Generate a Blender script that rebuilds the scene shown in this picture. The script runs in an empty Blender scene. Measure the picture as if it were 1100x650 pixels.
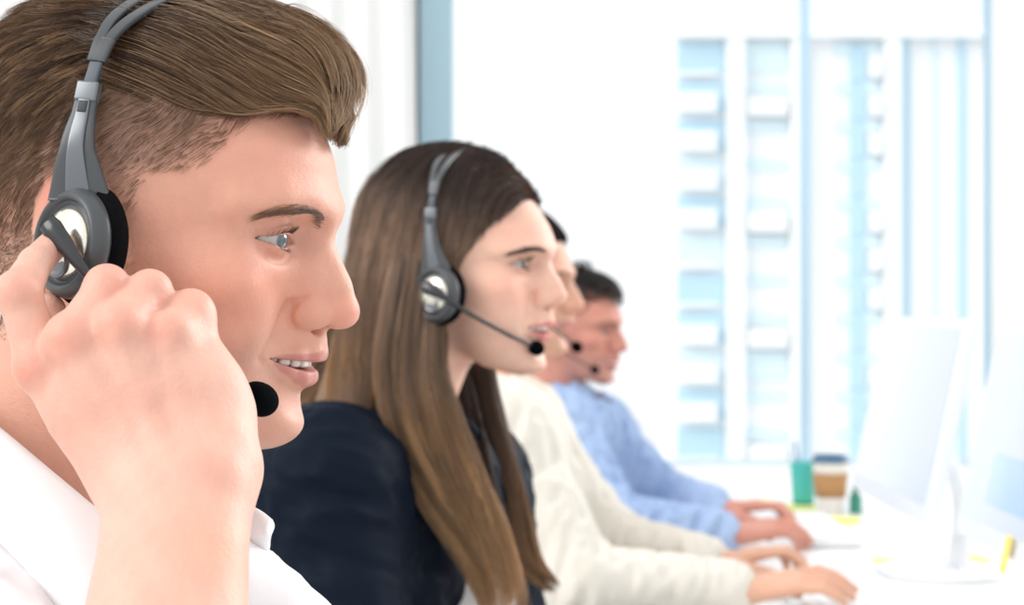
import bpy, math, random
import numpy as np

# ---------------------------------------------------------------- basics
FPX, CAMZ = 1950.0, 1.19          # focal length in pixels of the 1100 px frame, camera height (m)
COL = bpy.context.scene.collection
rng = np.random.default_rng(7)

def at(px, py, Y):                # a point seen at pixel px, py standing Y metres in front of the camera
    return np.array([(px-550.0)*Y/FPX, Y, CAMZ-(py-325.0)*Y/FPX])

def frame(yaw, pitch, roll=0.0):  # columns: forward, left, up.  yaw turns the nose towards the camera
    a, p, r = (math.radians(t) for t in (yaw, pitch, roll))
    x = np.array([math.cos(p)*math.cos(a), -math.cos(p)*math.sin(a), -math.sin(p)])
    y = np.array([math.sin(a), math.cos(a), 0.0]); z = np.cross(x, y)
    y, z = y*math.cos(r)+z*math.sin(r), z*math.cos(r)-y*math.sin(r)
    return np.stack([x, y, z], 1)

def link(o):
    COL.objects.link(o); return o

def tag(o, label=None, cat=None, group=None, kind=None):
    if label: o['label'] = label
    if cat: o['category'] = cat
    if group: o['group'] = group
    if kind: o['kind'] = kind
    return o

def empty(name, loc, label=None, cat=None, group=None, kind=None):
    o = bpy.data.objects.new(name, None); o.empty_display_size = .05
    o.location = [float(t) for t in loc]; link(o)
    return tag(o, label, cat, group, kind)

def mesh_obj(name, V, Fc, mat, parent=None, smooth=True, col=None, mats=None, fmat=None):
    """V (n,3) world coordinates, Fc (m,3|4) or list of both/lists; one mesh object"""
    V = np.asarray(V, dtype=np.float64)
    off = np.zeros(3)
    if parent is not None:
        pp = parent
        while pp is not None:
            off = off+np.array(pp.location); pp = pp.parent
    me = bpy.data.meshes.new(name)
    blocks = Fc if isinstance(Fc, list) and len(Fc) and isinstance(Fc[0], np.ndarray) else None
    if blocks is None and isinstance(Fc, np.ndarray): blocks = [Fc]
    if blocks is not None:
        loops = np.concatenate([b.reshape(-1) for b in blocks]).astype(np.int32)
        sizes = np.concatenate([np.full(len(b), b.shape[1]) for b in blocks]).astype(np.int32)
    else:
        loops = np.array([i for f in Fc for i in f], dtype=np.int32)
        sizes = np.array([len(f) for f in Fc], dtype=np.int32)
    me.vertices.add(len(V)); me.vertices.foreach_set('co', (V-off).astype(np.float32).ravel())
    me.loops.add(len(loops)); me.loops.foreach_set('vertex_index', loops)
    me.polygons.add(len(sizes))
    st = np.concatenate([[0], np.cumsum(sizes)[:-1]]).astype(np.int32)
    me.polygons.foreach_set('loop_start', st)
    try: me.polygons.foreach_set('loop_total', sizes)
    except Exception: pass
    me.polygons.foreach_set('use_smooth', np.full(len(sizes), smooth, dtype=bool))
    if fmat is not None: me.polygons.foreach_set('material_index', np.asarray(fmat, dtype=np.int32))
    me.update(calc_edges=True)
    if col is not None:
        ca = me.color_attributes.new('Col', 'FLOAT_COLOR', 'POINT')
        c4 = np.ones((len(V), 4), dtype=np.float32); c4[:, :3] = col
        ca.data.foreach_set('color', c4.ravel())
    for m in (mats or [mat]): me.materials.append(m)
    o = bpy.data.objects.new(name, me); link(o)
    if parent is not None: o.parent = parent
    return o

def join(parts):                   # [(V,F,col)] -> one V,F,col
    Vs, Fs, Cs, n = [], [], [], 0
    for p in parts:
        Vs.append(np.asarray(p[0])); 
        for b in (p[1] if isinstance(p[1], list) else [p[1]]): Fs.append(b+n)
        if len(p) > 2: Cs.append(p[2])
        n += len(p[0])
    return np.concatenate(Vs), Fs, (np.concatenate(Cs) if Cs else None)

# ---------------------------------------------------------------- small mesh makers
def grid_faces(nu, nv, wu=False, wv=False):
    i = np.arange(nu if wu else nu-1); j = np.arange(nv if wv else nv-1)
    I, J = np.meshgrid(i, j, indexing='ij'); I2 = (I+1) % nu; J2 = (J+1) % nv
    return np.stack([I*nv+J, I2*nv+J, I2*nv+J2, I*nv+J2], -1).reshape(-1, 4)

def tube(pts, rad, n=12, caps=True, up=None, flat=1.0):
    pts = np.asarray(pts, float); m = len(pts); rad = np.broadcast_to(np.asarray(rad, float), (m,))
    T = np.gradient(pts, axis=0); T /= np.linalg.norm(T, axis=1)[:, None]+1e-12
    u = np.array(up, float) if up is not None else (np.array([0, 0, 1.]) if abs(T[0, 2]) < .9 else np.array([1., 0, 0]))
    A = []; 
    for t in T:
        u = u-t*np.dot(u, t); u /= np.linalg.norm(u)+1e-12; A.append(u.copy())
    A = np.array(A); B = np.cross(T, A)
    th = np.linspace(0, 2*math.pi, n, endpoint=False)
    V = pts[:, None]+rad[:, None, None]*(np.cos(th)[None, :, None]*A[:, None]*flat+np.sin(th)[None, :, None]*B[:, None])
    V = V.reshape(-1, 3); Fc = [grid_faces(m, n, False, True)]
    if caps:
        V = np.concatenate([V, pts[:1], pts[-1:]]); c0, c1 = m*n, m*n+1; k = np.arange(n); k2 = (k+1) % n
        Fc.append(np.stack([k2, k, np.full(n, c0)], 1)); Fc.append(np.stack([(m-1)*n+k, (m-1)*n+k2, np.full(n, c1)], 1))
    return V, Fc

def lathe(prof, center, axis=(0, 0, 1), n=40, up=None, sx=1.0, sy=1.0):
    """prof [(r,h)] revolved about axis"""
    ax = np.array(axis, float); ax /= np.linalg.norm(ax)
    a = np.array(up, float) if up is not None else np.array([1., 0, 0]) if abs(ax[0]) < .9 else np.array([0, 1., 0])
    a = a-ax*np.dot(a, ax); a /= np.linalg.norm(a); b = np.cross(ax, a)
    th = np.linspace(0, 2*math.pi, n, endpoint=False); prof = np.array(prof, float)
    V = np.array(center)+prof[:, 0][:, None, None]*(np.cos(th)[None, :, None]*a*sx+np.sin(th)[None, :, None]*b*sy)+prof[:, 1][:, None, None]*ax
    return V.reshape(-1, 3), [grid_faces(len(prof), n, False, True)]

def bezier(pts, n=40):             # Catmull-Rom through pts
    p = np.array(pts, float); P0 = np.vstack([2*p[0]-p[1], p, 2*p[-1]-p[-2]])
    t = np.linspace(0, len(p)-1-1e-9, n); i = t.astype(int); f = (t-i)[:, None]
    a, b, c, d = P0[i], P0[i+1], P0[i+2], P0[i+3]
    return .5*((2*b)+(-a+c)*f+(2*a-5*b+4*c-d)*f**2+(-a+3*b-3*c+d)*f**3)

def rbox(center, size, M=None, bev=.004, seg=3):
    """rounded box: superquadric-free bevel by clamped sphere offsets"""
    s = np.array(size)/2; bev = min(bev, s.min()*.98)
    n = seg+1
    ang = np.linspace(0, 1, n)
    # cube sphere grid per face
    lin = np.concatenate([-1+0*ang[:1], []])
    u = np.concatenate([-(1+np.tan(math.pi/4*(1-ang)))[:-1], [-1], [1], (1+np.tan(math.pi/4*ang))[1:]])
    Vs, Fs, k = [], [], 0
    m = len(u); U, W = np.meshgrid(u, u, indexing='ij')
    for ax in range(3):
        for sg in (-1, 1):
            d = np.zeros((m, m, 3)); d[..., ax] = sg
            d[..., (ax+1) % 3] = np.sign(U)*np.maximum(abs(U)-1, 0)*sg; d[..., (ax+2) % 3] = np.sign(W)*np.maximum(abs(W)-1, 0)
            d /= np.linalg.norm(d, axis=-1)[..., None]
            c = np.zeros((m, m, 3)); c[..., ax] = sg*(s[ax]-bev)
            c[..., (ax+1) % 3] = np.sign(U)*sg*(s[(ax+1) % 3]-bev); c[..., (ax+2) % 3] = np.sign(W)*(s[(ax+2) % 3]-bev)
            Vs.append((c+d*bev).reshape(-1, 3)); Fs.append(grid_faces(m, m)+k); k += m*m
    V = np.concatenate(Vs); 
    if M is not None: V = V@np.asarray(M).T
    # merge
    Vr = np.round(V, 7); uq, inv = np.unique(Vr, axis=0, return_inverse=True); inv = inv.reshape(-1)
    return uq+np.array(center), [inv[np.concatenate(Fs)]]

# ---------------------------------------------------------------- signed distance modelling
class SDF:
    def __init__(s): s.ops = []
    def add(s, fn, lo, hi, k=.005, mode='u'):
        s.ops.append((fn, np.array(lo, float), np.array(hi, float), k, mode)); return s
    def __call__(s, P):
        d = np.full(len(P), .25)
        for fn, lo, hi, k, mode in s.ops:
            pad = k+.02
            m = np.all((P > lo-pad) & (P < hi+pad), axis=1) if mode != 'a' else np.ones(len(P), bool)
            if not m.any(): continue
            q = fn(P[m]); a = d[m]
            if mode == 'u':
                h = np.maximum(k-np.abs(a-q), 0)/k; d[m] = np.minimum(a, q)-h*h*k*.25
            elif mode == 's':
                q = -q; h = np.maximum(k-np.abs(a-q), 0)/k; d[m] = np.maximum(a, q)+h*h*k*.25
            elif mode == 'i':
                h = np.maximum(k-np.abs(a-q), 0)/k; d[m] = np.maximum(a, q)+h*h*k*.25
            elif mode == 'd':
                d[m] = a+q
        return d
    # primitives; sym mirrors in y
    def ell(s, c, r, k=.01, mode='u', M=None, sym=False):
        c = np.array(c, float); r = np.broadcast_to(np.array(r, float), (3,)).copy(); Mi = None if M is None else np.asarray(M)
        def fn(P):
            Q = P.copy()
            if sym: Q[:, 1] = np.abs(Q[:, 1])
            Q -= c
            if Mi is not None: Q = Q@Mi
            k0 = np.sqrt(((Q/r)**2).sum(1)); k1 = np.sqrt(((Q/r**2)**2).sum(1))+1e-9
            return k0*(k0-1)/k1
        R = r.max(); lo, hi = c-R, c+R
        if sym: hi[1] = abs(c[1])+R; lo[1] = -hi[1]
        return s.add(fn, lo, hi, k, mode)
    def cap(s, a, b, r1, r2=None, k=.01, mode='u', sym=False):
        a = np.array(a, float); b = np.array(b, float); r2 = r1 if r2 is None else r2
        def fn(P):
            Q = P
            if sym: Q = P.copy(); Q[:, 1] = np.abs(Q[:, 1])
            ba = b-a; pa = Q-a; t = np.clip((pa@ba)/(ba@ba+1e-12), 0, 1)
            return np.linalg.norm(pa-t[:, None]*ba, axis=1)-(r1+(r2-r1)*t)
        R = max(r1, r2); lo = np.minimum(a, b)-R; hi = np.maximum(a, b)+R
        if sym: m_ = max(abs(a[1]), abs(b[1]))+R; lo[1] = -m_; hi[1] = m_
        return s.add(fn, lo, hi, k, mode)
    def chain(s, pts, rad, k=.004, mode='u', sym=False, kin=None):
        pts = [np.array(p, float) for p in pts]; rad = list(np.broadcast_to(np.array(rad, float), (len(pts),)))
        def fn(P):
            Q = P
            if sym: Q = P.copy(); Q[:, 1] = np.abs(Q[:, 1])
            d = None
            for a, b, r1, r2 in zip(pts[:-1], pts[1:], rad[:-1], rad[1:]):
                ba = b-a; pa = Q-a; t = np.clip((pa@ba)/(ba@ba+1e-12), 0, 1)
                q = np.linalg.norm(pa-t[:, None]*ba, axis=1)-(r1+(r2-r1)*t)
                if d is None: d = q
                elif kin:
                    h = np.maximum(kin-np.abs(d-q), 0)/kin; d = np.minimum(d, q)-h*h*kin*.25
                else: d = np.minimum(d, q)
            return d
        A = np.array(pts); R = max(rad); lo = A.min(0)-R; hi = A.max(0)+R
        if sym: m_ = np.abs(A[:, 1]).max()+R; lo[1] = -m_; hi[1] = m_
        return s.add(fn, lo, hi, k, mode)

def surface(f, lo, hi, h, thr=1.3, project=2, M=None, O=None):
    """iso-surface of f by sparse surface nets, projected on the true surface; returns world V, F and local V"""
    lo = np.array(lo, float); hi = np.array(hi, float); c = 4*h
    n = np.ceil((hi-lo)/c).astype(int); N = n*4+1
    ax = [lo[i]+c*np.arange(n[i]+1) for i in range(3)]
    G = np.stack(np.meshgrid(*ax, indexing='ij'), -1).reshape(-1, 3)
    Dc = f(G).reshape(n+1)
    a = np.full(tuple(n), 1e9); mn = np.full(tuple(n), 1e9); mx = np.full(tuple(n), -1e9)
    for i in (0, 1):
        for j in (0, 1):
            for k in (0, 1):
                q = Dc[i:i+n[0], j:j+n[1], k:k+n[2]]
                a = np.minimum(a, np.abs(q)); mn = np.minimum(mn, q); mx = np.maximum(mx, q)
    act = (a < c*thr) | ((mn < 0) & (mx > 0))
    D = np.repeat(np.repeat(np.repeat(np.where(Dc[:-1, :-1, :-1] < 0, -1., 1.).astype(np.float32), 4, 0), 4, 1), 4, 2)
    D = np.pad(D, ((0, 1),)*3, mode='edge')
    mask = np.zeros(tuple(N), bool)
    am = np.repeat(np.repeat(np.repeat(act, 4, 0), 4, 1), 4, 2)
    for i in (0, 1):
        for j in (0, 1):
            for k in (0, 1):
                mask[i:i+N[0]-1, j:j+N[1]-1, k:k+N[2]-1] |= am
    idx = np.argwhere(mask)
    vals = np.concatenate([f(lo+ch*h) for ch in np.array_split(idx.astype(float), max(1, len(idx)//400000))])
    D[mask] = vals
    S = D < 0
    cnt = np.zeros(tuple(N-1), np.int8)
    for i in (0, 1):
        for j in (0, 1):
            for k in (0, 1): cnt += S[i:i+N[0]-1, j:j+N[1]-1, k:k+N[2]-1]
    cells = np.argwhere((cnt > 0) & (cnt < 8))
    acc = np.zeros((len(cells), 3)); num = np.zeros(len(cells))
    C8 = {(i, j, k): D[cells[:, 0]+i, cells[:, 1]+j, cells[:, 2]+k].astype(float) for i in (0, 1) for j in (0, 1) for k in (0, 1)}
    for p in C8:
        for axi in range(3):
            if p[axi] == 0:
                q = list(p); q[axi] = 1; q = tuple(q); da, db = C8[p], C8[q]
                m = (da < 0) != (db < 0); t = np.where(m, da/np.where(m, da-db, 1), 0)
                pt = np.tile(np.array(p, float), (len(cells), 1)); pt[:, axi] += t
                acc[m] += pt[m]; num += m
    V = lo+(cells+acc/num[:, None])*h
    cid = np.full(tuple(N-1), -1, np.int32); cid[cells[:, 0], cells[:, 1], cells[:, 2]] = np.arange(len(cells))
    Fs = []
    for axi in range(3):
        o1, o2 = [(1, 2), (2, 0), (0, 1)][axi]
        sl0 = [slice(None)]*3; sl1 = [slice(None)]*3; sl0[axi] = slice(0, -1); sl1[axi] = slice(1, None)
        X = np.argwhere(S[tuple(sl0)] != S[tuple(sl1)])
        X = X[(X[:, o1] > 0) & (X[:, o2] > 0) & (X[:, o1] < N[o1]-1) & (X[:, o2] < N[o2]-1)]
        def g(d1, d2):
            Y = X.copy(); Y[:, o1] -= d1; Y[:, o2] -= d2; return cid[Y[:, 0], Y[:, 1], Y[:, 2]]
        q = np.stack([g(1, 1), g(0, 1), g(0, 0), g(1, 0)], 1)
        flip = ~S[X[:, 0], X[:, 1], X[:, 2]]
        q[flip] = q[flip][:, ::-1]
        Fs.append(q)
    Fc = np.concatenate(Fs); Fc = Fc[(Fc >= 0).all(1)]
    for _ in range(project):
        g = grad(f, V, h*.35); d = f(V); s = (d/np.maximum((g*g).sum(1), .2))
        V = V-np.clip(s, -h, h)[:, None]*g
    return V, Fc

def grad(f, V, e):
    g = np.empty_like(V)
    for i in range(3):
        dv = np.zeros(3); dv[i] = e
        g[:, i] = (f(V+dv)-f(V-dv))/(2*e)
    return g

def noise3(P, seed=0):             # cheap smooth pseudo-noise, about -1..1
    r = np.random.default_rng(seed); o = np.zeros(len(P))
    for i in range(6):
        w = r.normal(size=3); w /= np.linalg.norm(w); o += np.sin(P@w*(1+.5*i)*2.0+r.uniform(0, 6.28))/(1+.35*i)
    return o/2.6

def sm(x, a, b):                   # smoothstep
    t = np.clip((x-a)/(b-a), 0, 1); return t*t*(3-2*t)

# ---------------------------------------------------------------- strands (hair)
def strands_mesh(paths, r0, r1, sides=3, col=None, colt=None):
    """paths (n,m,3) -> thin tapered prisms"""
    n, m, _ = paths.shape
    T = np.gradient(paths, axis=1); T /= np.linalg.norm(T, axis=2)[..., None]+1e-12
    ref = np.array([.13, -.9, .3]); A = np.cross(T, ref); A /= np.linalg.norm(A, axis=2)[..., None]+1e-12
    B = np.cross(T, A)
    t = np.linspace(0, 1, m); r0 = np.broadcast_to(np.asarray(r0, float), (n,))
    prof = np.clip(1-t, 0, 1)**.6
    R = r0[:, None]*prof[None]+r1
    th = np.arange(sides)*2*math.pi/sides+.5
    V = paths[:, :, None]+R[:, :, None, None]*(np.cos(th)[None, None, :, None]*A[:, :, None]+np.sin(th)[None, None, :, None]*B[:, :, None])
    base = np.arange(n)[:, None, None]*m*sides
    q = grid_faces(m, sides, False, True)[None]+base
    Cc = None
    if col is not None:
        if col.ndim == 2: Cc = np.repeat(col, m*sides, axis=0)
        else: Cc = np.repeat(col.reshape(-1, 3), sides, axis=0)
    return V.reshape(-1, 3), q.reshape(-1, 4), Cc

# ---------------------------------------------------------------- materials
def mat(name, color=(.8, .8, .8), rough=.5, metal=0.0, spec=.5, **kw):
    m = bpy.data.materials.new(name); m.use_nodes = True
    nt = m.node_tree; b = nt.nodes['Principled BSDF']
    b.inputs['Base Color'].default_value = (*color, 1); b.inputs['Roughness'].default_value = rough
    b.inputs['Metallic'].default_value = metal; b.inputs['Specular IOR Level'].default_value = spec
    if kw.get('attr'):
        a = nt.nodes.new('ShaderNodeVertexColor'); a.layer_name = 'Col'
        nt.links.new(a.outputs['Color'], b.inputs['Base Color'])
    if kw.get('sss'):
        b.inputs['Subsurface Weight'].default_value = kw['sss']
        b.inputs['Subsurface Radius'].default_value = (1, .32, .16); b.inputs['Subsurface Scale'].default_value = kw.get('sscale', .004)
    if kw.get('coat'): b.inputs['Coat Weight'].default_value = kw['coat']
    if kw.get('sheen'): b.inputs['Sheen Weight'].default_value = kw['sheen']; b.inputs['Sheen Roughness'].default_value = .4
    if kw.get('trans'): b.inputs['Transmission Weight'].default_value = kw['trans']
    if kw.get('bump'):
        tc = nt.nodes.new('ShaderNodeTexCoord'); last = None
        for sc, st in kw['bump']:
            nz = nt.nodes.new('ShaderNodeTexNoise'); nz.inputs['Scale'].default_value = sc; nz.inputs['Detail'].default_value = 3
            nt.links.new(tc.outputs['Object'], nz.inputs['Vector'])
            bp = nt.nodes.new('ShaderNodeBump'); bp.inputs['Strength'].default_value = st; bp.inputs['Distance'].default_value = kw.get('bdist', .001)
            nt.links.new(nz.outputs['Fac'], bp.inputs['Height'])
            if last: nt.links.new(last.outputs['Normal'], bp.inputs['Normal'])
            last = bp
        nt.links.new(last.outputs['Normal'], b.inputs['Normal'])
    if kw.get('vary'):              # subtle procedural colour variation
        sc, c2, lo, hi = kw['vary']
        tc = nt.nodes.new('ShaderNodeTexCoord'); nz = nt.nodes.new('ShaderNodeTexNoise'); nz.inputs['Scale'].default_value = sc
        nz.inputs['Detail'].default_value = 4; nt.links.new(tc.outputs['Object'], nz.inputs['Vector'])
        rp = nt.nodes.new('ShaderNodeValToRGB'); rp.color_ramp.elements[0].position = lo; rp.color_ramp.elements[1].position = hi
        rp.color_ramp.elements[0].color = (*color, 1); rp.color_ramp.elements[1].color = (*c2, 1)
        nt.links.new(nz.outputs['Fac'], rp.inputs['Fac']); nt.links.new(rp.outputs['Color'], b.inputs['Base Color'])
    return m
# ================================================================ heads
# head-local frame: x forward, y to the person's left, z up; origin between the ear canals (metres)
MAN = dict(
    base=[(-.109, .040), (-.102, .060), (-.0955, .0735), (-.0895, .0805), (-.0815, .0838), (-.071, .0818), (-.06, .0790), (-.05, .0780), (-.035, .0785),
          (-.02, .0800), (0, .0820), (.0155, .0795), (.024, .0840), (.031, .0875), (.0385, .0868), (.047, .0832), (.0646, .0740), (.08, .056), (.1, .02)],
    width=[(-.112, .016), (-.104, .024), (-.097, .030), (-.0895, .037), (-.08, .0445), (-.07, .052), (-.055, .058), (-.04, .0615), (-.02, .066), (0, .069),
           (.02, .0695), (.045, .067), (.06, .060), (.08, .038), (.1, .01)],
    cran=((-.0150, 0, .046), (.0965, .0765, .084)),
    nose=[(.0790, .0195, .0066), (.0838, .0117, .0058), (.0900, .0022, .0060), (.0958, -.0077, .0068), (.1005, -.0175, .0078)],
    tip=(.1012, -.0198, .0086), ala=.0135, jaw=(.0575), lipup=.0, brow=1.0, neck=(.057, .063), male=True)

def proj(s, pts, n=12):          # drop points onto the surface modelled so far
    P = np.array(pts, float)
    for _ in range(n):
        g = grad(s, P, .0008); P -= s(P)[:, None]*g/np.maximum((g*g).sum(1), .3)[:, None]
    return P

def head_sdf(p):
    s = SDF(); male = p['male']
    bz, bx = np.array(p['base']).T; wz, wx = np.array(p['width']).T
    # dense smooth tables
    zz = np.linspace(-.114, .1, 240)
    bt = np.interp(zz, bz, bx); wt = np.interp(zz, wz, wx)
    ker = np.hanning(15); ker /= ker.sum()
    bt = np.convolve(np.pad(bt, 7, 'edge'), ker, 'valid'); wt = np.convolve(np.pad(wt, 7, 'edge'), ker, 'valid')
    xc = .004
    def loft(P):
        x, y, z = P.T; F_ = np.interp(z, zz, bt)-xc; W = np.interp(z, zz, wt)
        X = x-xc; a = np.where(X > 0, F_, .055); n = 2.0+.25*sm(-z, .06, .08)
        rho = ((np.abs(X)/a)**n+(np.abs(y)/W)**n)**(1/n)+1e-9
        r = np.sqrt(X*X+y*y); d = r*(1-1/rho)
        d = np.maximum(d, np.maximum(z-.09, -.1055-z))
        # underside of the jaw: from chin back up to the jaw angle
        j0 = np.array([.070, -.1035]); j1 = np.array([-.004, p.get('jawz', -.068)])
        t = (j1-j0)/np.linalg.norm(j1-j0); nrm = np.array([t[1], -t[0]])
        if nrm[1] > 0: nrm = -nrm
        q = (x-j0[0])*nrm[0]+(z-j0[1])*nrm[1]
        k = .014; h = np.maximum(k-np.abs(d-q), 0)/k
        return np.maximum(d, q)+h*h*k*.25
    s.add(loft, (-.06, -.075, -.12), (.1, .075, .065), .01)
    c, r = p['cran']; s.ell(c, r, k=.022)
    s.ell((-.035, 0, .01), (.062, .066, .06), k=.03)                      # occiput into the nape
    s.ell((-.044, 0, .064), (.068, .066, .068), k=.03)
    nr0, nr1 = p['neck']
    nx = p.get('lean', 0.0)
    s.cap((-.026, 0, -.045), (-.062-nx, 0, -.20), nr0, nr1, k=.022)           # neck
    s.cap((-.004, .045, -.03), (-nx*1.2, .018, -.19), .012, .011, k=.02, sym=True)   # sternomastoid
    # brow ridge, cheek bones, muzzle, chin
    b = p['brow']
    s.chain([(.0820, .004, .0305), (.0790, .020, .0330), (.0690, .038, .0345), (.0515, .054, .029)], [.0085, .0085, .0085, .007], k=.012, sym=True)
    s.ell((.0865, .0315, .0155), (.0125, .0185, .0118), k=.014, mode='s', sym=True)     # eye socket
    s.ell((.0865, .0165, .0150), (.0072, .0075, .0100), k=.010, mode='s', sym=True)
    s.ell((.0755, .0490, .0130), (.0115, .0120, .0090), k=.012, mode='s', sym=True)
    s.ell((.0455, .050, -.012), (.0195, .0150, .0125), k=.024, sym=True)
    s.ell((.066, 0, -.046), (.0238, .0205, .028), k=.010)
    s.ell((.0715, 0, -.038), (.0232, .0155, .016), k=.008)
    s.ell((.067, 0, -.0820), (.0175, .020, .0145), k=.016)
    s.ell((.045, .030, -.055), (.0215, .020, .028), k=.02, sym=True)
    if not male: s.ell((.040, .042, -.036), (.024, .0185, .028), k=.03, sym=True)
    # nose
    N = p['nose']; s.chain([(x, 0, z) for x, z, r in N], [r for *_, r in N], k=.010, kin=.010)
    s.chain([(.0765, .0055, .010), (.0820, .0075, -.005), (.0860, .0090, -.016)], [.0062, .0072, .0078], k=.012, sym=True, kin=.01)
    tx, tz, tr = p['tip']; s.ell((tx, 0, tz), (tr, tr*.98, tr*.92), k=.006)
    s.ell((tx-.002, .0045, tz-.001), (.0075, .0055, .0068), k=.005, sym=True)
    al = p['ala']; s.ell((tx-.0138, al+.0002, tz-.0034), (.0108, .0048, .0076), k=.0040, sym=True, M=rot('z', -14))
    s.cap((tx-.011, 0, tz-.0075), (.0865, 0, tz-.0125), .0032, .0035, k=.005)             # columella
    s.ell((tx-.0095, .0072, tz-.0100), (.0082, .0032, .0036), k=.0018, mode='s', sym=True, M=rot('z', -10)@rot('y', 8))  # nostrils
    gr = proj(s, bezier([(tx-.0165, al+.0035, tz+.0062), (tx-.0225, al+.0038, tz+.0015), (tx-.0245, al+.0030, tz-.0045), (tx-.0215, al+.0020, tz-.0105)], 10))
    s.chain(gr, list(np.interp(np.linspace(0, 1, 10), [0, .4, .8, 1], [.0002, .0011, .0012, .0005])), k=.0026, mode='s', sym=True)
    sf = proj(s, bezier([(tx-.0245, al+.0065, tz+.0010), (.0755, .0265, -.029), (.070, .0320, -.040), (.066, .0345, -.048)], 10))
    s.chain(sf, list(np.interp(np.linspace(0, 1, 10), [0, .4, 1], [.0004, .0010 if male else .0004, .0003])), k=.007, mode='s', sym=True)
    # philtrum and lips
    lu = p.get('up', [(.0900, 0, -.0447), (.0896, .0060, -.0440), (.0842, .0155, -.0456), (.0690, .0295, -.0480)])
    ll = p.get('low', [(.0852, 0, -.0585), (.0845, .0080, -.0579), (.0790, .0175, -.0549), (.0683, .0292, -.0488)])
    s.chain(lu, p.get('upr', [.0044, .0043, .0038, .0020]), k=.0045, sym=True, kin=.003)
    s.chain(ll, p.get('lowr', [.0058, .0054, .0042, .0016]), k=.0050, sym=True, kin=.003)
    s.ell((.090, 0, -.0722), (.006, .018, .0042), k=.012, mode='s')               # fold under the lip
    zc0, zc1, hz, yw = p.get('cut', (-.0510, -.0482, .0027, .0298))
    def cut(P):
        x, y, z = P.T; t = np.clip(np.abs(y)/yw, 0, 1.2); zc = zc0+(zc1-zc0)*t**2
        return np.maximum(np.maximum(np.abs(z-zc)-hz*np.clip(1-t**2.2, -1, 1), np.abs(y)-yw), (.055)-x)
    s.add(cut, (.052, -.033, -.062), (.1, .033, -.042), .0016, 's')
    s.ell((.0575, .0370, -.0300), (.0135, .0095, .0170), k=.012, sym=True, M=rot('x', 25))   # cheek fold
    # eyes: lid shell round the ball then the opening
    ex, ey, ez = EYE
    s.ell((ex-.0002, ey, ez), (.0134, .0138, .0130), k=.004, sym=True)
    def on(dy, dz, R=.0149): return (ex+math.sqrt(max(R*R-dy*dy-dz*dz, 1e-8)), ey+dy, ez+dz)
    cr = proj(s, [on(-.0125, .0048), on(-.008, .0072), on(-.002, .0082), (on(.004, .0080)), on(.009, .0062), on(.0135, .0030), on(.0165, .0005)])
    s.chain(cr, [.0002, .0006, .0008, .0008, .0008, .0006, .0002], k=.0020, mode='s', sym=True)
    ue = proj(s, [on(-.011, -.0075), on(-.004, -.0105), on(.004, -.0105), on(.011, -.0080)])
    s.chain(ue, [.0002, .0005, .0005, .0002], k=.0045, mode='s', sym=True)
    s.chain([on(-.013, .0060, .0152), on(-.004, .0108, .0156), on(.006, .0104, .0156), on(.0150, .0052, .0152)], [.0004, .0013, .0014, .0004], k=.0030, sym=True, kin=.002)
    op = p.get('open', (.0036, -.0030))
    def eye(P):
        x, y, z = P.T; y = np.abs(y); t = (y-(ey+.0006))/.0142; e = np.clip(1-t*t, -1, 1)
        zu = ez-.0003+op[0]*np.sign(e)*np.abs(e)**.75; zl = ez-.0006+op[1]*e
        r = np.sqrt((x-ex)**2+(y-ey)**2+(z-ez)**2)
        fl = .0718-.6*np.clip(y-.021, 0, .03)
        return np.maximum.reduce([z-zu, zl-z, np.abs(t)*.0142-.0142, .01165-r, fl-x])
    s.add(eye, (ex, -ey-.014, ez-.008), (ex+.03, ey+.014, ez+.008), .0011, 's')
    # ears
    E_ = rot('z', 18)@rot('y', -8)
    s.ell((-.0255, .0765, .004), (.0215, .0066, .0330), k=.006, sym=True, M=E_)
    s.ell((-.0235, .0838, .006), (.0155, .0055, .0250), k=.003, mode='s', sym=True, M=E_)
    s.ell((-.002, .0745, -.004), (.006, .005, .008), k=.005, sym=True)
    return s

def rot(ax, deg):
    a = math.radians(deg); c, s = math.cos(a), math.sin(a)
    return {'x': np.array([[1, 0, 0], [0, c, -s], [0, s, c]]), 'y': np.array([[c, 0, s], [0, 1, 0], [-s, 0, c]]), 'z': np.array([[c, -s, 0], [s, c, 0], [0, 0, 1]])}[ax]

EYE = (.0622, .0315, .0145)

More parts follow.
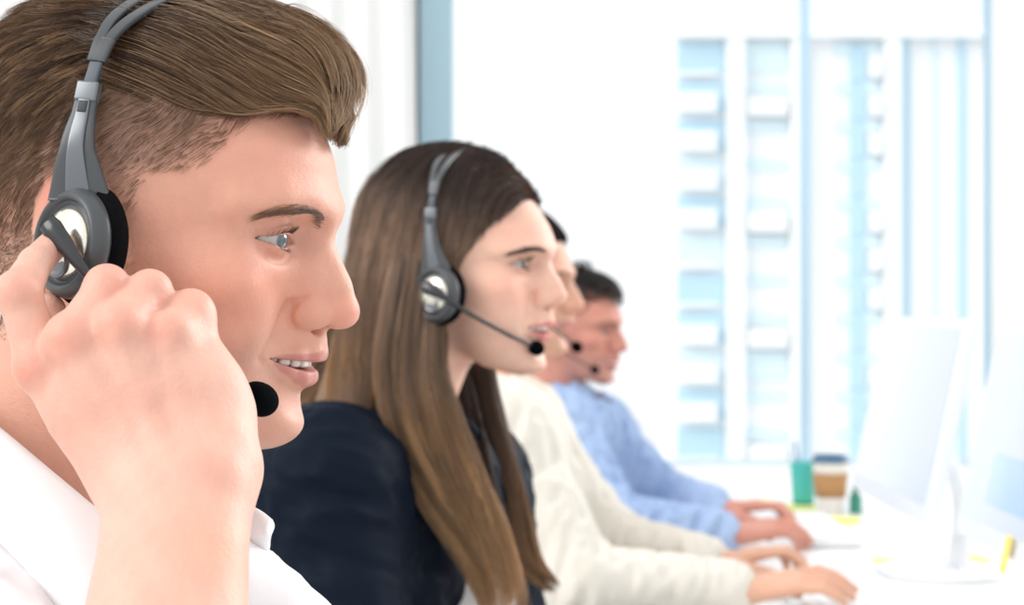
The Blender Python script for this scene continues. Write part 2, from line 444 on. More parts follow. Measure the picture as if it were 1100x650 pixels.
def skin_col(V, base, p, lips=(.50, .185, .155), red=(.80, .28, .20)):
    """albedo of a face: lips, redder nose, cheeks and ears, bluish beard area"""
    x, y, z = V.T; ya = np.abs(y); C = np.tile(np.array(base), (len(V), 1))
    def mix(c, w):
        nonlocal C; C = C*(1-w[:, None])+np.array(c)*w[:, None]
    def blob(c, r): return np.exp(-(((x-c[0])/r[0])**2+((ya-c[1])/r[1])**2+((z-c[2])/r[2])**2))
    mix(red, .38*blob((.06, .045, -.012), (.03, .03, .020)))
    mix(red, .35*blob((.105, 0, -.02), (.012, .014, .011)))
    mix(red, .8*sm(ya, .073, .079)*(1-sm(((x+.0255)/.024)**2+((z-.004)/.036)**2, .85, 1.1)))
    if p['male']:
        w = sm(-z, .028, .05)*sm(x, -.02, .02)*sm(-z, -.12, .02)*.16*(1-sm(-z, .105, .13))
        mix((.42, .30, .27), w)
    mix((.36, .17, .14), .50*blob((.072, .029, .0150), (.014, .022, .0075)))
    mix((.80, .30, .22), .25*blob((.06, .03, .055), (.05, .05, .02)))
    # lips
    zc0, zc1, hz, yw = p.get('cut', (-.0510, -.0482, .0027, .0298)); t = np.clip(ya/yw, 0, 1.3); zc = zc0+(zc1-zc0)*t**2
    h_ = hz*np.clip(1-t**2.2, 0, 1); e_ = np.clip(1-t*t, 0, 1)
    up_t = .0056*e_**.6+.0014*np.exp(-((ya-.006)/.004)**2)-.0008*np.exp(-(ya/.002)**2); lo_t = .0100*e_**.75
    wl = np.maximum(sm(z-zc, -.0002, .0004)*sm(zc+h_+up_t-z, -.0004, .0006), sm(zc-z, -.0002, .0004)*sm(z-(zc-h_-lo_t), -.0008, .0012))
    mix(lips, .85*wl*sm(x, .064, .068)*sm(-ya, -yw-.0008, -yw+.002))
    mix((.20, .045, .045), .9*sm(-np.abs(z-zc), -h_-.0006, -h_+.0004)*sm(-x, -.0805+6.0*0, -.0760)*sm(-ya, -yw+.001, -yw+.003)*sm(x, .050, .054))
    n = noise3(V*90, 3)*.5+noise3(V*240, 4)*.5
    C *= (1+.045*n)[:, None]; C[:, 0] *= 1+.012*noise3(V*60, 9)
    return np.clip(C, 0, 1)

def eyeball(parent, O, M, iris, mats, sgn, gaze=(1, 0, 0), s=1.0):
    c = np.array([EYE[0], EYE[1]*sgn, EYE[2]]); g = np.array(gaze, float); g /= np.linalg.norm(g)
    r = .0119
    # sphere with cornea bulge; profile from pole (front) back
    th = np.linspace(0, math.pi, 40); pr = []
    for t in th:
        rr = r+.0009*math.exp(-(t/.42)**4); pr.append((rr*math.sin(t), rr*math.cos(t)))
    V, Fc = lathe(pr, c, axis=g, n=40)
    d = np.arccos(np.clip(((V-c)@g)/np.linalg.norm(V-c, axis=1), -1, 1))
    q = V-c; q = q-np.outer(q@g, g); an = np.arctan2(q[:, 2], q[:, 1])
    C = np.tile([.46, .41, .39], (len(V), 1)).astype(float)
    ir = np.array(iris)*(1+.25*np.sin(an*17)*np.sin(an*7+1))[:, None]
    w = sm(-d, -.50, -.46)[:, None]; C = C*(1-w)+ir*w
    w = (sm(-d, -.52, -.47)*(1-sm(-d, -.44, -.38)))[:, None]; C = C*(1-w*.7)+np.array(iris)*.3*w*.7
    w = sm(-d, -.22, -.19)[:, None]; C = C*(1-w)+.01*w
    return mesh_obj('eyeball', O+(V@M.T)*s, Fc, mats, parent, col=C)

def teeth(parent, O, M, m, warp=None, s=1.0):
    parts = []
    for i in range(-5, 6):
        if i == 0: continue
        k = abs(i); sg = 1 if i > 0 else -1
        y = sg*(.0042 if k == 1 else .0117 if k == 2 else .0182 if k == 3 else .0238 if k == 4 else .0285)*.97
        w = (.0083, .0066, .0074, .0066, .006)[k-1]; hgt = (.0098, .0088, .0094, .008, .0075)[k-1]
        x = .0850-.0150*(y/.025)**2
        ang = math.degrees(math.atan2(2*.0165*y/.025**2, 1))
        V, Fc = rbox((0, 0, 0), (.0042, w*.97, hgt), bev=.0019)
        V[:, 1] *= 1-.10*(V[:, 2] > 0)
        V = V@rot('z', ang).T+np.array([x, y, -.0462-hgt/2+.0038-.0010*(k == 2)])
        parts.append((V, Fc))
    V, Fc, _ = join(parts)
    if warp is not None: V = warp(V)
    return mesh_obj('teeth', O+(V@M.T)*s, Fc, m, parent)
# ================================================================ hair
def flow_paths(f, roots, vel, nseg, length, off0, off1, ramp=.3, e=.002, wob=None):
    """walk along the iso-surface of f; vel(p,t) gives the combing direction; off0->off1 distance from the surface"""
    n = len(roots); P = roots.copy(); out = [P.copy()]
    length = np.broadcast_to(np.asarray(length, float), (n,)); off0 = np.broadcast_to(off0, (n,)); off1 = np.broadcast_to(off1, (n,))
    for i in range(1, nseg):
        t = i/(nseg-1); g = grad(f, P, e); g /= np.linalg.norm(g, axis=1)[:, None]+1e-9
        v = vel(P, t); v = v-(v*g).sum(1)[:, None]*g; v /= np.linalg.norm(v, axis=1)[:, None]+1e-9
        P = P+v*(length/(nseg-1))[:, None]
        w = min(1, t/ramp) if ramp > 0 else 1; tgt = off0+(off1-off0)*w
        P = P-np.clip(f(P)-tgt, -.004, .004)[:, None]*g*.9
        out.append(P.copy())
    return np.stack(out, 1)

def clumped(guides, kids, rad, seed=0, curl=.0, frizz=.0):
    """children strands around guide strands, gathered at the tips"""
    r = np.random.default_rng(seed); n, m, _ = guides.shape
    G = np.repeat(guides, kids, axis=0); rr = np.broadcast_to(rad, (n,)); rr = np.repeat(rr, kids)
    o = r.normal(size=(n*kids, 3))*rr[:, None]; t = np.linspace(0, 1, m)
    env = (.9-.55*t)[None, :, None]
    ph = r.uniform(0, 6.28, (n*kids, 3)); fr = r.uniform(2, 6, (n*kids, 3))
    w = frizz*np.sin(ph[:, None]+fr[:, None]*t[None, :, None]*3)*t[None, :, None]
    cut_ = r.uniform(.78, 1.0, n*kids)
    G = G+o[:, None]*env+w
    # trim lengths
    ti = t[None]*cut_[:, None]*(m-1); i0 = np.clip(ti.astype(int), 0, m-2); fq = ti-i0
    R = np.arange(n*kids)[:, None]
    return G[R, i0]*(1-fq[..., None])+G[R, i0+1]*fq[..., None]

def strand_cols(n, kids, cols, seed=0, per=.18, clump=.5):
    r = np.random.default_rng(seed); c = np.array(cols)
    a = np.repeat(r.uniform(0, 1, n), kids); b = r.uniform(0, 1, n*kids); t = np.clip(a*clump+b*(1-clump), 0, 1)*(len(c)-1)
    i = np.clip(t.astype(int), 0, len(c)-2); f = (t-i)[:, None]
    C = c[i]*(1-f)+c[i+1]*f
    return np.clip(C*(1+per*r.normal(size=(n*kids, 1))), .003, 1)

def hairmat(name, spec=.55, rough=.34):
    m = mat(name, attr=True, rough=rough, spec=spec); b = m.node_tree.nodes['Principled BSDF']
    pass
    return m

def brow_lash(parent, f, O, M, col, m, s=1.0, brow=((.0845, .0130, .0235), (.0790, .0240, .0275), (.0690, .0375, .0315), (.0560, .0510, .0262)), n=520, wid=.0074, unwarp=None, lash=.0055, seed=1, dens=1.0):
    r = np.random.default_rng(seed)
    for sg in (-1, 1):
        ctr = bezier(brow, 60); ctr = ctr*np.array([1, sg, 1])
        t = r.uniform(0, 1, n); P = ctr[(t*59).astype(int)].copy()
        w = wid*(1-.55*t**2)*np.where(t < .25, .45+2.2*t, 1); P[:, 2] += (r.uniform(-1, 1, n)+r.uniform(-1, 1, n))*.5*w*.95-.0008
        P += np.array([.01, sg*.004, 0])
        for _ in range(8): 
            g = grad(f, P, .001); P -= (f(P)-.0001)[:, None]*g/np.maximum((g*g).sum(1), .3)[:, None]
        def vel(Q, tt, t=t, sg=sg, P=P, r=r):
            up = (.55-1.2*t)+.25*(ctr[(t*59).astype(int), 2]-P[:, 2])/.004*-1
            return np.stack([-.5-.3*t, sg*np.full(len(Q), 1.), up*.8-.15], 1)
        L = r.uniform(.0055, .0095, n)
        G = flow_paths(f, P, vel, 6, L, .0001, r.uniform(.0006, .0016, n), ramp=.8, e=.001)
        C = strand_cols(n, 1, [np.array(col)*.6, np.array(col)*1.1, np.array(col)*2.0], seed)
        V, Fc, Cc = strands_mesh(G, .00011, .00002, col=C)
        mesh_obj('eyebrow', O+(V@M.T)*s, Fc, m, parent, col=Cc)
        # lashes
        ex, ey, ez = EYE; nl = 170; tt = r.uniform(-1, 1, nl); upper = r.uniform(0, 1, nl) < .68
        dy = tt*.0130; z0 = np.where(upper, .0002+.0046*(1-tt**2)**.75, -.0008-.0036*(1-tt**2))
        x0 = np.sqrt(np.maximum(.0136**2-dy**2-z0**2, 1e-7))
        P0 = np.stack([ex+x0, sg*(ey+dy), ez+z0], 1)
        d = np.stack([x0*.9, sg*dy*1.0, np.where(upper, .25, -.5)*.0136+z0*.3], 1); d /= np.linalg.norm(d, axis=1)[:, None]
        L = np.where(upper, r.uniform(.7, 1, nl)*lash, r.uniform(.5, .8, nl)*lash*.55)
        k = np.linspace(0, 1, 6)[None, :, None]
        G = P0[:, None]+d[:, None]*L[:, None, None]*k+np.array([0, 0, 1.])*(np.where(upper, .45, -.2)*L)[:, None, None]*k**2
        if unwarp is not None: G = unwarp(G.reshape(-1, 3)).reshape(G.shape)
        V, Fc, Cc = strands_mesh(G, .00009, .00001, col=np.tile(np.array(col)*.3, (nl, 1)))
        mesh_obj('eyelashes', O+(V@M.T)*s, Fc, m, parent, col=Cc)

def man_hair(parent, f, Vh, O, M, m, s=1.0, q=1.0, cols=None, seed=11, low_=0.0):
    """short faded sides, long swept top with a rolled quiff; Vh = head mesh vertices (local)"""
    r = np.random.default_rng(seed)
    cols = cols or [(.034, .018, .010), (.125, .067, .034), (.29, .165, .085), (.46, .29, .155), (.74, .55, .36)]
    # --- volume the long top hair follows
    H = SDF()
    H.ell((-.020, 0, .055), (.100, .0735, .0865), k=.01)
    H.ell((.034-low_*.4, -.002, .0985-low_), (.0610, .0520, .0425), k=.025)
    H.ell((.064-low_*.5, -.006, .1035-low_), (.0275, .0430, .0235), k=.012)
    H.ell((-.02, 0, .09), (.075, .066, .050), k=.02)
    # dark volume under the strands
    Hb = SDF()
    Hb.ell((-.018, 0, .055), (.0960, .0705, .0815), k=.01); Hb.ell((.026-low_*.4, -.002, .0955-low_), (.0500, .0440, .0350), k=.025); Hb.ell((.054-low_*.5, -.004, .1000-low_), (.0220, .030, .0170), k=.012)
    def low(P):                       # keeps only what lies above the side parting line
        x, y, z = P.T; return (.080+.10*np.clip(-x-.03, 0, .1)+.011*sm(x, .02, .045))-z
    Hb.add(low, (-1, -1, -1), (1, 1, 1), .012, 'i')
    V, Fc = surface(Hb, (-.13, -.09, .05), (.11, .09, .15), .0025*max(1, 1/q), M=None)
    root = mesh_obj('hair', O+(V@M.T)*s, Fc, HAIRBASE, parent, col=np.tile(np.array(cols[0])*.9, (len(V), 1)))
    pool = Vh[(Vh[:, 2] > -.07)]
    def pick(n, w):
        p = w/w.sum(); i = r.choice(len(pool), n, p=p); return pool[i]+r.normal(size=(n, 3))*.0006
    x, y, z = pool.T; ya = np.abs(y)
    xh = np.interp(z, [-.010, -.0076, .0146, .0400, .0467, .0607, .0773, .083, .09], [.004, .010, .0060, .012, .036, .0465, .052, .074, .09])
    inhair = sm(xh-x, -.0025, .006)*sm(z, -.012+.0*x, -.006)
    back = sm(-x, .022, .034)*sm(z, -.062, -.045)
    ear = (((x+.0255)/.0235)**2+((z-.004)/.036)**2 < 1)&(ya > .05)
    w_all = np.maximum(inhair, back)*np.where(ear, 0, 1)
    objs = []
    # --- long top
    n = int(1050*q); wt = w_all*sm(z, .079, .092)*sm(x, -.075, -.05)
    R = pick(n, wt); 
    def vel(P, t):
        x, y, z = P.T; zm = np.interp(x, [.0, .02, .045, .058, .07, .081, .09], [.068, .071, .0750, .0800, .0785, .0715, .0700])
        fz = -.13-.10*sm(x, .02, .06)-.55*sm(x, .068, .092)-.10*t+.75*sm(zm+.007-z, 0, .010)*sm(x, .01, .03)
        return np.stack([np.full(len(P), 1.), -.04+.9*np.where(y < 0, -1, 1)*sm(np.abs(y), .02, .07)*(.35-.28*sm(x, -.01, .03))*(1-t)+.08*np.sign(y+.006)*sm(x, .06, .085), fz], 1)+.21*np.stack([noise3(P*45, 5), noise3(P*45, 6), noise3(P*45, 7)], 1)
    L = r.uniform(.055, .092, n)*np.interp(R[:, 0], [-.06, .02, .04, .07], [.85, .95, .70, .46])
    tgt = -r.uniform(0, 1, n)**1.2*.0065+.0012*r.normal(size=n)*.6
    lift = np.clip(H(R), -.03, .0)
    G = flow_paths(H, R, vel, 16, L, lift, tgt, ramp=.40, e=.002)
    K = int(20*min(1, q+.2)); K = max(K, 6)
    S = clumped(G, K, r.uniform(.0006, .0020, n), seed, frizz=.0009)
    C = strand_cols(n, K, cols[:4], seed, clump=.72)
    V, Fc, Cc = strands_mesh(S, .00015/min(1, q**.7), .00003, col=C)
    objs.append((V, Fc, Cc))
    # fly-away single hairs
    nf = int(900*q); R = pick(nf, wt); G = flow_paths(H, R, vel, 16, r.uniform(.06, .10, nf), np.clip(H(R), -.03, 0), np.abs(r.normal(size=nf))*.0016-.0008, ramp=.6)
    V, Fc, Cc = strands_mesh(G, .00015, .00002, col=strand_cols(nf, 1, cols[2:], 3)); objs.append((V, Fc, Cc))
    # --- crown and back, medium
    n = int(1100*q); wb = w_all*sm(-x, .012, .04)*sm(z, .04, .08)
    R = pick(n, wb)
    def velb(P, t):
        x, y, z = P.T
        return np.stack([-.75+.35*sm(x, -.03, .02), .12*np.sign(y), -.35-.8*sm(-z, -.12, -.05)], 1)+.28*np.stack([noise3(P*60, 15), noise3(P*60, 16), noise3(P*60, 17)], 1)
    L = np.interp(R[:, 2], [0, .05, .10, .13], [.009, .015, .026, .036])*r.uniform(.8, 1.2, n)
    thick = np.interp(R[:, 2], [0, .05, .1, .13], [.0022, .0040, .0085-low_*.3, .012-low_*.5])
    G = flow_paths(f, R, velb, 9, L, .0002, thick*r.uniform(.5, 1.1, n), ramp=.9)
    K2 = max(5, int(22*min(1, q+.2)))
    S = clumped(G, K2, np.interp(R[:, 2], [0, .05, .13], [.0014, .0012, .0013]), seed+1, frizz=.0006)
    V, Fc, Cc = strands_mesh(S, .00014/min(1, q**.7), .00003, col=strand_cols(n, K2, cols[:4], seed+1, clump=.6)); objs.append((V, Fc, Cc))
    # --- faded sides
    n = int(36000*q); fade = sm(z, -.02, .07); ws = w_all*(.34+.5*fade+.8*sm(-x, .02, .05))*sm(-z, -.098, -.078)
    R = pick(n, ws)
    def vels(P, t):
        return np.stack([np.full(len(P), -.62), 0*P[:, 0], np.full(len(P), -.75)], 1)+.35*np.stack([noise3(P*80, 25), noise3(P*80, 26), noise3(P*80, 27)], 1)
    bk = sm(-R[:, 0], .02, .05)
    L = (np.interp(R[:, 2], [-.05, 0, .04, .085], [.0018, .0028, .0050, .0095])+.006*bk*sm(R[:, 2], -.01, .04))*r.uniform(.7, 1.25, n)
    G = flow_paths(f, R, vels, 5, L, .00005, L*r.uniform(.22, .42, n), ramp=1)
    V, Fc, Cc = strands_mesh(G, .000085/min(1, q**.7), .00002, col=strand_cols(n, 1, [np.array(cols[1])*.55, cols[1], cols[2], cols[3]], seed+2)); objs.append((V, Fc, Cc))
    V, Fc, Cc = join(objs)
    mesh_obj('hair_strands', O+(V@M.T)*s, Fc, m, root, col=Cc)
    return root

def scalp_tint(C, V, col=(.24, .145, .10)):
    x, y, z = V.T; ya = np.abs(y)
    xh = np.interp(z, [-.010, -.0076, .0146, .0400, .0467, .0607, .0773, .083, .09], [.004, .010, .0060, .012, .036, .0465, .052, .074, .09])
    w = np.maximum(sm(xh-x, -.006, .030)*sm(z, -.014, .0), sm(-x, .02, .045)*sm(z, -.07, -.03))*np.where((((x+.0255)/.0245)**2+((z-.004)/.037)**2 < 1) & (ya > .066), 0, 1)
    w = w*np.interp(z, [-.03, 0, .04, .08], [.28, .46, .60, .80]); w = w[:, None]
    return C*(1-w)+np.array(col)*w
# ================================================================ headsets and hands
def strap(pts, wdir, widths, thick, n=60, slot=None, lift=None):
    """rounded rectangular band swept along pts; wdir gives its width direction"""
    C = bezier(pts, n); w = np.interp(np.linspace(0, 1, n), np.linspace(0, 1, len(widths)), widths)
    T = np.gradient(C, axis=0); T /= np.linalg.norm(T, axis=1)[:, None]
    wd = np.array(wdir, float); W = wd-(T@wd)[:, None]*T; W /= np.linalg.norm(W, axis=1)[:, None]; N = np.cross(T, W)
    th = np.linspace(0, 2*math.pi, 20, endpoint=False); cx = np.sign(np.cos(th))*np.abs(np.cos(th))**.35; cy = np.sign(np.sin(th))*np.abs(np.sin(th))**.35
    V = C[:, None]+W[:, None]*(cx[None, :, None]*w[:, None, None]/2)+N[:, None]*(cy[None, :, None]*thick/2)
    V = V.reshape(-1, 3); m = 20
    F_ = [grid_faces(n, m, False, True)]; V = np.concatenate([V, C[:1], C[-1:]]); k = np.arange(m); k2 = (k+1) % m
    F_ += [np.stack([k2, k, np.full(m, n*m)], 1), np.stack([(n-1)*m+k, (n-1)*m+k2, np.full(m, n*m+1)], 1)]
    return V, F_

def loc(O, M, px, py, yl):          # local point on the sagittal plane y = yl seen at a pixel
    U = (px-550)/FPX; V = -(py-325)/FPX; b = O+M[:, 1]*yl-np.array([0, 0, CAMZ])
    A = np.array([[M[0, 0]-U*M[1, 0], M[0, 2]-U*M[1, 2]], [M[2, 0]-V*M[1, 0], M[2, 2]-V*M[1, 2]]])
    x, z = np.linalg.solve(A, [-(b[0]-U*b[1]), -(b[2]-V*b[1])]); return (float(x), yl, float(z))

def headset(O, M, label, s=1.0, boom=None, foam=None, group=None, cupd=(0.0, 0, 0), cup=(-.034, -.0905, .004), nrm=(-.42, -1, .02), near=None, mid=None, top=None, br=1.0):
    """O, M = frame of the head that wears it; local coordinates of that head"""
    base = O+M@np.array([-.01, 0, .15])*s
    e = empty('headset', base, label, 'headset', group)
    Wd = lambda V: O+(np.asarray(V)@M.T)*s
    m = GEAR
    c = np.array(cup); nn = np.array(nrm, float); nn /= np.linalg.norm(nn)
    for sg in (1, -1):
        cc = c*np.array([1, sg, 1]); n_ = nn*np.array([1, sg, 1]); S = np.array([1, sg, 1])
        cu = [(.006, .0), (.020, .0), (.0275, -.001), (.0295, -.005), (.0285, -.0105), (.0262, -.0130), (.006, -.0130), (.0, -.013)]
        V, F_ = lathe([(a, b+.001) for a, b in cu], cc, axis=n_, n=48, sy=.94, up=(0, 0, 1), sx=1.06)
        mesh_obj('ear_cushion', Wd(V), F_, m['foam'], e)
        sh = [(.0, .0005), (.0262, .0), (.0272, .002), (.0268, .0055), (.0250, .0085), (.0235, .0100), (.0222, .0103), (.0212, .0096), (.0206, .0080), (.0200, .0066), (.0188, .0062), (.0182, .0070), (.0176, .0072), (0, .0072)]
        V, F_ = lathe(sh, cc, axis=n_, n=56, up=(0, 0, 1), sx=1.04)
        cupo = mesh_obj('ear_cup', Wd(V), F_, m['shell'], e)
        dm = [(.0176, .0070), (.0174, .0082), (.0155, .0098), (.011, .0113), (.0055, .0121), (0, .0124)]
        V, F_ = lathe(dm, cc, axis=n_, n=48, up=(0, 0, 1), sx=1.02)
        mesh_obj('dome', Wd(V), F_, m['chrome'], cupo)
        if sg == 1:
            # pivot ring under the boom
            a = np.cross(n_, [0, 0, 1]); a /= np.linalg.norm(a); b = np.cross(a, n_)
            V, F_ = lathe([(.0085, .0), (.0088, .0012), (.0070, .0022), (.0062, .0012), (.0045, .0014), (.0, .0014)], cc+n_*.0100+b*(-.0100)+a*.0, axis=n_, n=32)
            mesh_obj('boom_pivot', Wd(V), F_, m['silver'], cupo)
    # arms and band, near side then over the crown
    near = near or [(-.0355, -.0905, .0255), (-.0340, -.0915, .043), (-.0300, -.0900, .062), (-.0245, -.0860, .084)]
    mid = mid or [(-.0255, -.0865, .080), (-.0200, -.0790, .101), (-.0150, -.0700, .117)]
    top = top or [(-.0165, -.0725, .113), (-.0090, -.0590, .130), (-.0035, -.0380, .1455), (.0, 0, .1530)]
    if boom is None or True:
        mir = lambda L: [(x, -y, z) for x, y, z in L]
        for L in (near, mir(near)):
            V, F_ = strap(L, (1, 0, .25), [.0330, .0185, .0125, .0108], .0042); arm = mesh_obj('arm', Wd(V), F_, m['shell'], e)
            V, F_ = strap([np.array(L[0])*[1, 1.016, 1], np.array(L[1])*[1, 1.026, 1], np.array(L[2])*[1, 1.026, 1], np.array(L[2])*.4*[1, 1.026, 1]+np.array(L[3])*.6*[1, 1.026, 1]], (1, 0, .25), [.0135, .0085, .0068, .0062], .0022)
            mesh_obj('arm_inlay', Wd(V), F_, m['silver'], arm)
            q = np.array(L[3]); V, F_ = rbox((0, 0, 0), (.0118, .0062, .0105), bev=.0012)
            zt = np.array(L[3])-np.array(L[2]); zt /= np.linalg.norm(zt); xx = np.array([1, 0, .2]); xx -= zt*(xx@zt); xx /= np.linalg.norm(xx); yy = np.cross(zt, xx)
            mesh_obj('slider_clip', Wd(V@np.stack([xx, yy, zt], 1).T+q-zt*.001), F_, m['silver'], arm)
            V, F_ = rbox((0, 0, 0), (.0052, .0066, .0062), bev=.0006)
            mesh_obj('slider_window', Wd(V@np.stack([xx, yy, zt], 1).T+q-zt*.0095+yy*.0004*(-1)), F_, m['dark'], arm)
        for L in (mid, mir(mid)):
            V, F_ = strap(L, (1, 0, .3), [.0074, .0072, .0074], .0026); mesh_obj('slider', Wd(V), F_, m['steel'], e)
        # the band: solid at the ends, two rails over the top
        full = top+[(x, -y, z) for x, y, z in top[:-1]][::-1]
        C = bezier(full, 61); Wv = np.array([1, 0, .0])
        for sgn in (-1, 1):
            off = np.interp(np.linspace(0, 1, 61), [0, .10, .24, .5, .76, .90, 1], [.0018, .0024, .0052, .0085, .0052, .0024, .0018])
            V, F_ = strap(C+sgn*off[:, None]*Wv, (1, 0, .1), [.0050, .0060, .0068, .0068, .0068, .0060, .0050], .0032, n=90)
            mesh_obj('band_rail', Wd(V), F_, m['shell'], e)
        for L in (C[:7], C[-7:]):
            V, F_ = strap(L, (1, 0, .2), [.0098, .0118], .0036, n=14); mesh_obj('band_end', Wd(V), F_, m['shell'], e)
    # microphone boom
    if boom is not None:
        B = bezier(boom, 60); k = len(B)
        r_ = np.interp(np.linspace(0, 1, k), [0, .06, .16, .28, .4, 1], [.0046, .0056, .0046, .0028, .0019, .0016])*br
        V, F_ = tube(B, r_, n=18, up=(0, -1, 0), flat=.55)
        bo = mesh_obj('mic_boom', V, F_, m['gloss'], e)
        d = B[-1]-B[-5]; d /= np.linalg.norm(d); q = B[-1]
        t = np.linspace(0, math.pi, 20); L_, R_ = foam
        V, F_ = lathe([(R_*math.sin(a)**.8+1e-5, -L_*math.cos(a)) for a in t], q+d*L_*.7, axis=d, n=32)
        mesh_obj('mic_foam', V, F_, m['foam2'], bo)
    return e

def hand_sdf(s, MC, PI_, DI, TI, W, rad, k=.004, web=.010):
    """MC,PI,DI,TI: knuckle, middle, end joint and tip of index..little; W: carpal points"""
    for i in range(4):
        r0, r1, r2, r3 = rad[i]
        s.chain([MC[i], PI_[i]], [r0, r1], k=k); s.chain([PI_[i], DI[i]], [r1*1.0, r2], k=.0022); s.chain([DI[i], TI[i]], [r2, r3], k=.0022)
    return s
# ================================================================ materials shared by the scene
SKIN = mat('skin', attr=True, rough=.46, spec=.45, sss=.22, sscale=.004, bump=[(1100, .22), (420, .30), (130, .16)], bdist=.0010)
SKIN2 = mat('skin_blurred', attr=True, rough=.5, spec=.4, sss=.15)
EYEM = mat('eye', attr=True, rough=.06, coat=1.0)
TEETH = mat('teeth', (.80, .76, .70), rough=.18)
HAIR = hairmat('hair')
HAIRBASE = mat('hair_base', attr=True, rough=1.0, spec=0.0)
GEAR = dict(shell=mat('grey_plastic', (.062, .068, .074), rough=.34, bump=[(1500, .05)], bdist=.0002), silver=mat('silver_plastic', (.17, .185, .20), rough=.28, metal=.5),
            chrome=mat('pearl_chrome', (.84, .80, .70), rough=.20, metal=.85), steel=mat('slider_steel', (.045, .062, .082), rough=.4),
            dark=mat('window_dark', (.01, .013, .02), rough=.4), gloss=mat('boom_plastic', (.022, .024, .028), rough=.22, spec=.6),
            foam=mat('foam_pad', (.002, .002, .003), spec=.1, rough=.85, bump=[(1200, .5)]), foam2=mat('foam_wind', (.0012, .002, .003), spec=.05, rough=.95, bump=[(1600, .8)], bdist=.0008))
def cloth(name, c, bump, rough=.8, sheen=.0, bdist=.002, vary=None, spec=.2):
    kw = dict(vary=vary) if vary else {}
    return mat(name, c, rough=rough, spec=spec, sheen=sheen, bump=bump, bdist=bdist, **kw)
SHIRT = cloth('white_cotton', (.86, .86, .88), [(18, .25), (1400, .08)])
BLAZER = cloth('navy_wool', (.0035, .008, .018), [(24, .3), (900, .12)], rough=.62, spec=.10)
CREAM = cloth('cream_knit', (.80, .76, .68), [(30, .35), (420, .25)])
BLUE = cloth('blue_cotton', (.30, .42, .66), [(22, .4), (900, .1)], vary=(9, (.42, .54, .76), .35, .65))

TROUS = cloth('dark_trousers', (.02, .022, .028), [(40, .2)])

def warp_fn(zw, zs, sy=1.0):
    zw = np.array(zw); zs = np.array(zs)
    def to_std(P):
        Q = P.copy(); Q[:, 2] = np.interp(P[:, 2], zw, zs); Q[:, 1] = P[:, 1]/sy; return Q
    def from_std(P):
        Q = P.copy(); Q[:, 2] = np.interp(P[:, 2], zs, zw); Q[:, 1] = P[:, 1]*sy; return Q
    return to_std, from_std

def folds(P, amp, sc, seed, ax=(0, 0, 1)):
    """cloth folds: noise stretched across the axis"""
    a = np.array(ax, float); a /= np.linalg.norm(a); t = P@a
    Q = P-np.outer(t, a)*.72
    n = noise3(Q*sc, seed)+.5*noise3(Q*sc*2.1+3, seed+1)
    return amp*(1-np.abs(n))*1.0-amp*.5

def clothed(sdf, amp, sc, seed, ax=(0, 0, 1)):
    return lambda P: sdf(P)-folds(P, amp, sc, seed, ax)

def skin_limb(C0, V, spots=(), n=.04):
    C = np.tile(np.array(C0), (len(V), 1))
    for c, r, w, k in spots:
        g = np.exp(-((V-np.array(c))**2).sum(1)/r**2)*w; C = C*(1-g[:, None])+np.array(k)*g[:, None]
    return np.clip(C*(1+n*noise3(V*110, 31))[:, None]*(1+n*.6*noise3(V*300, 32))[:, None], 0, 1)

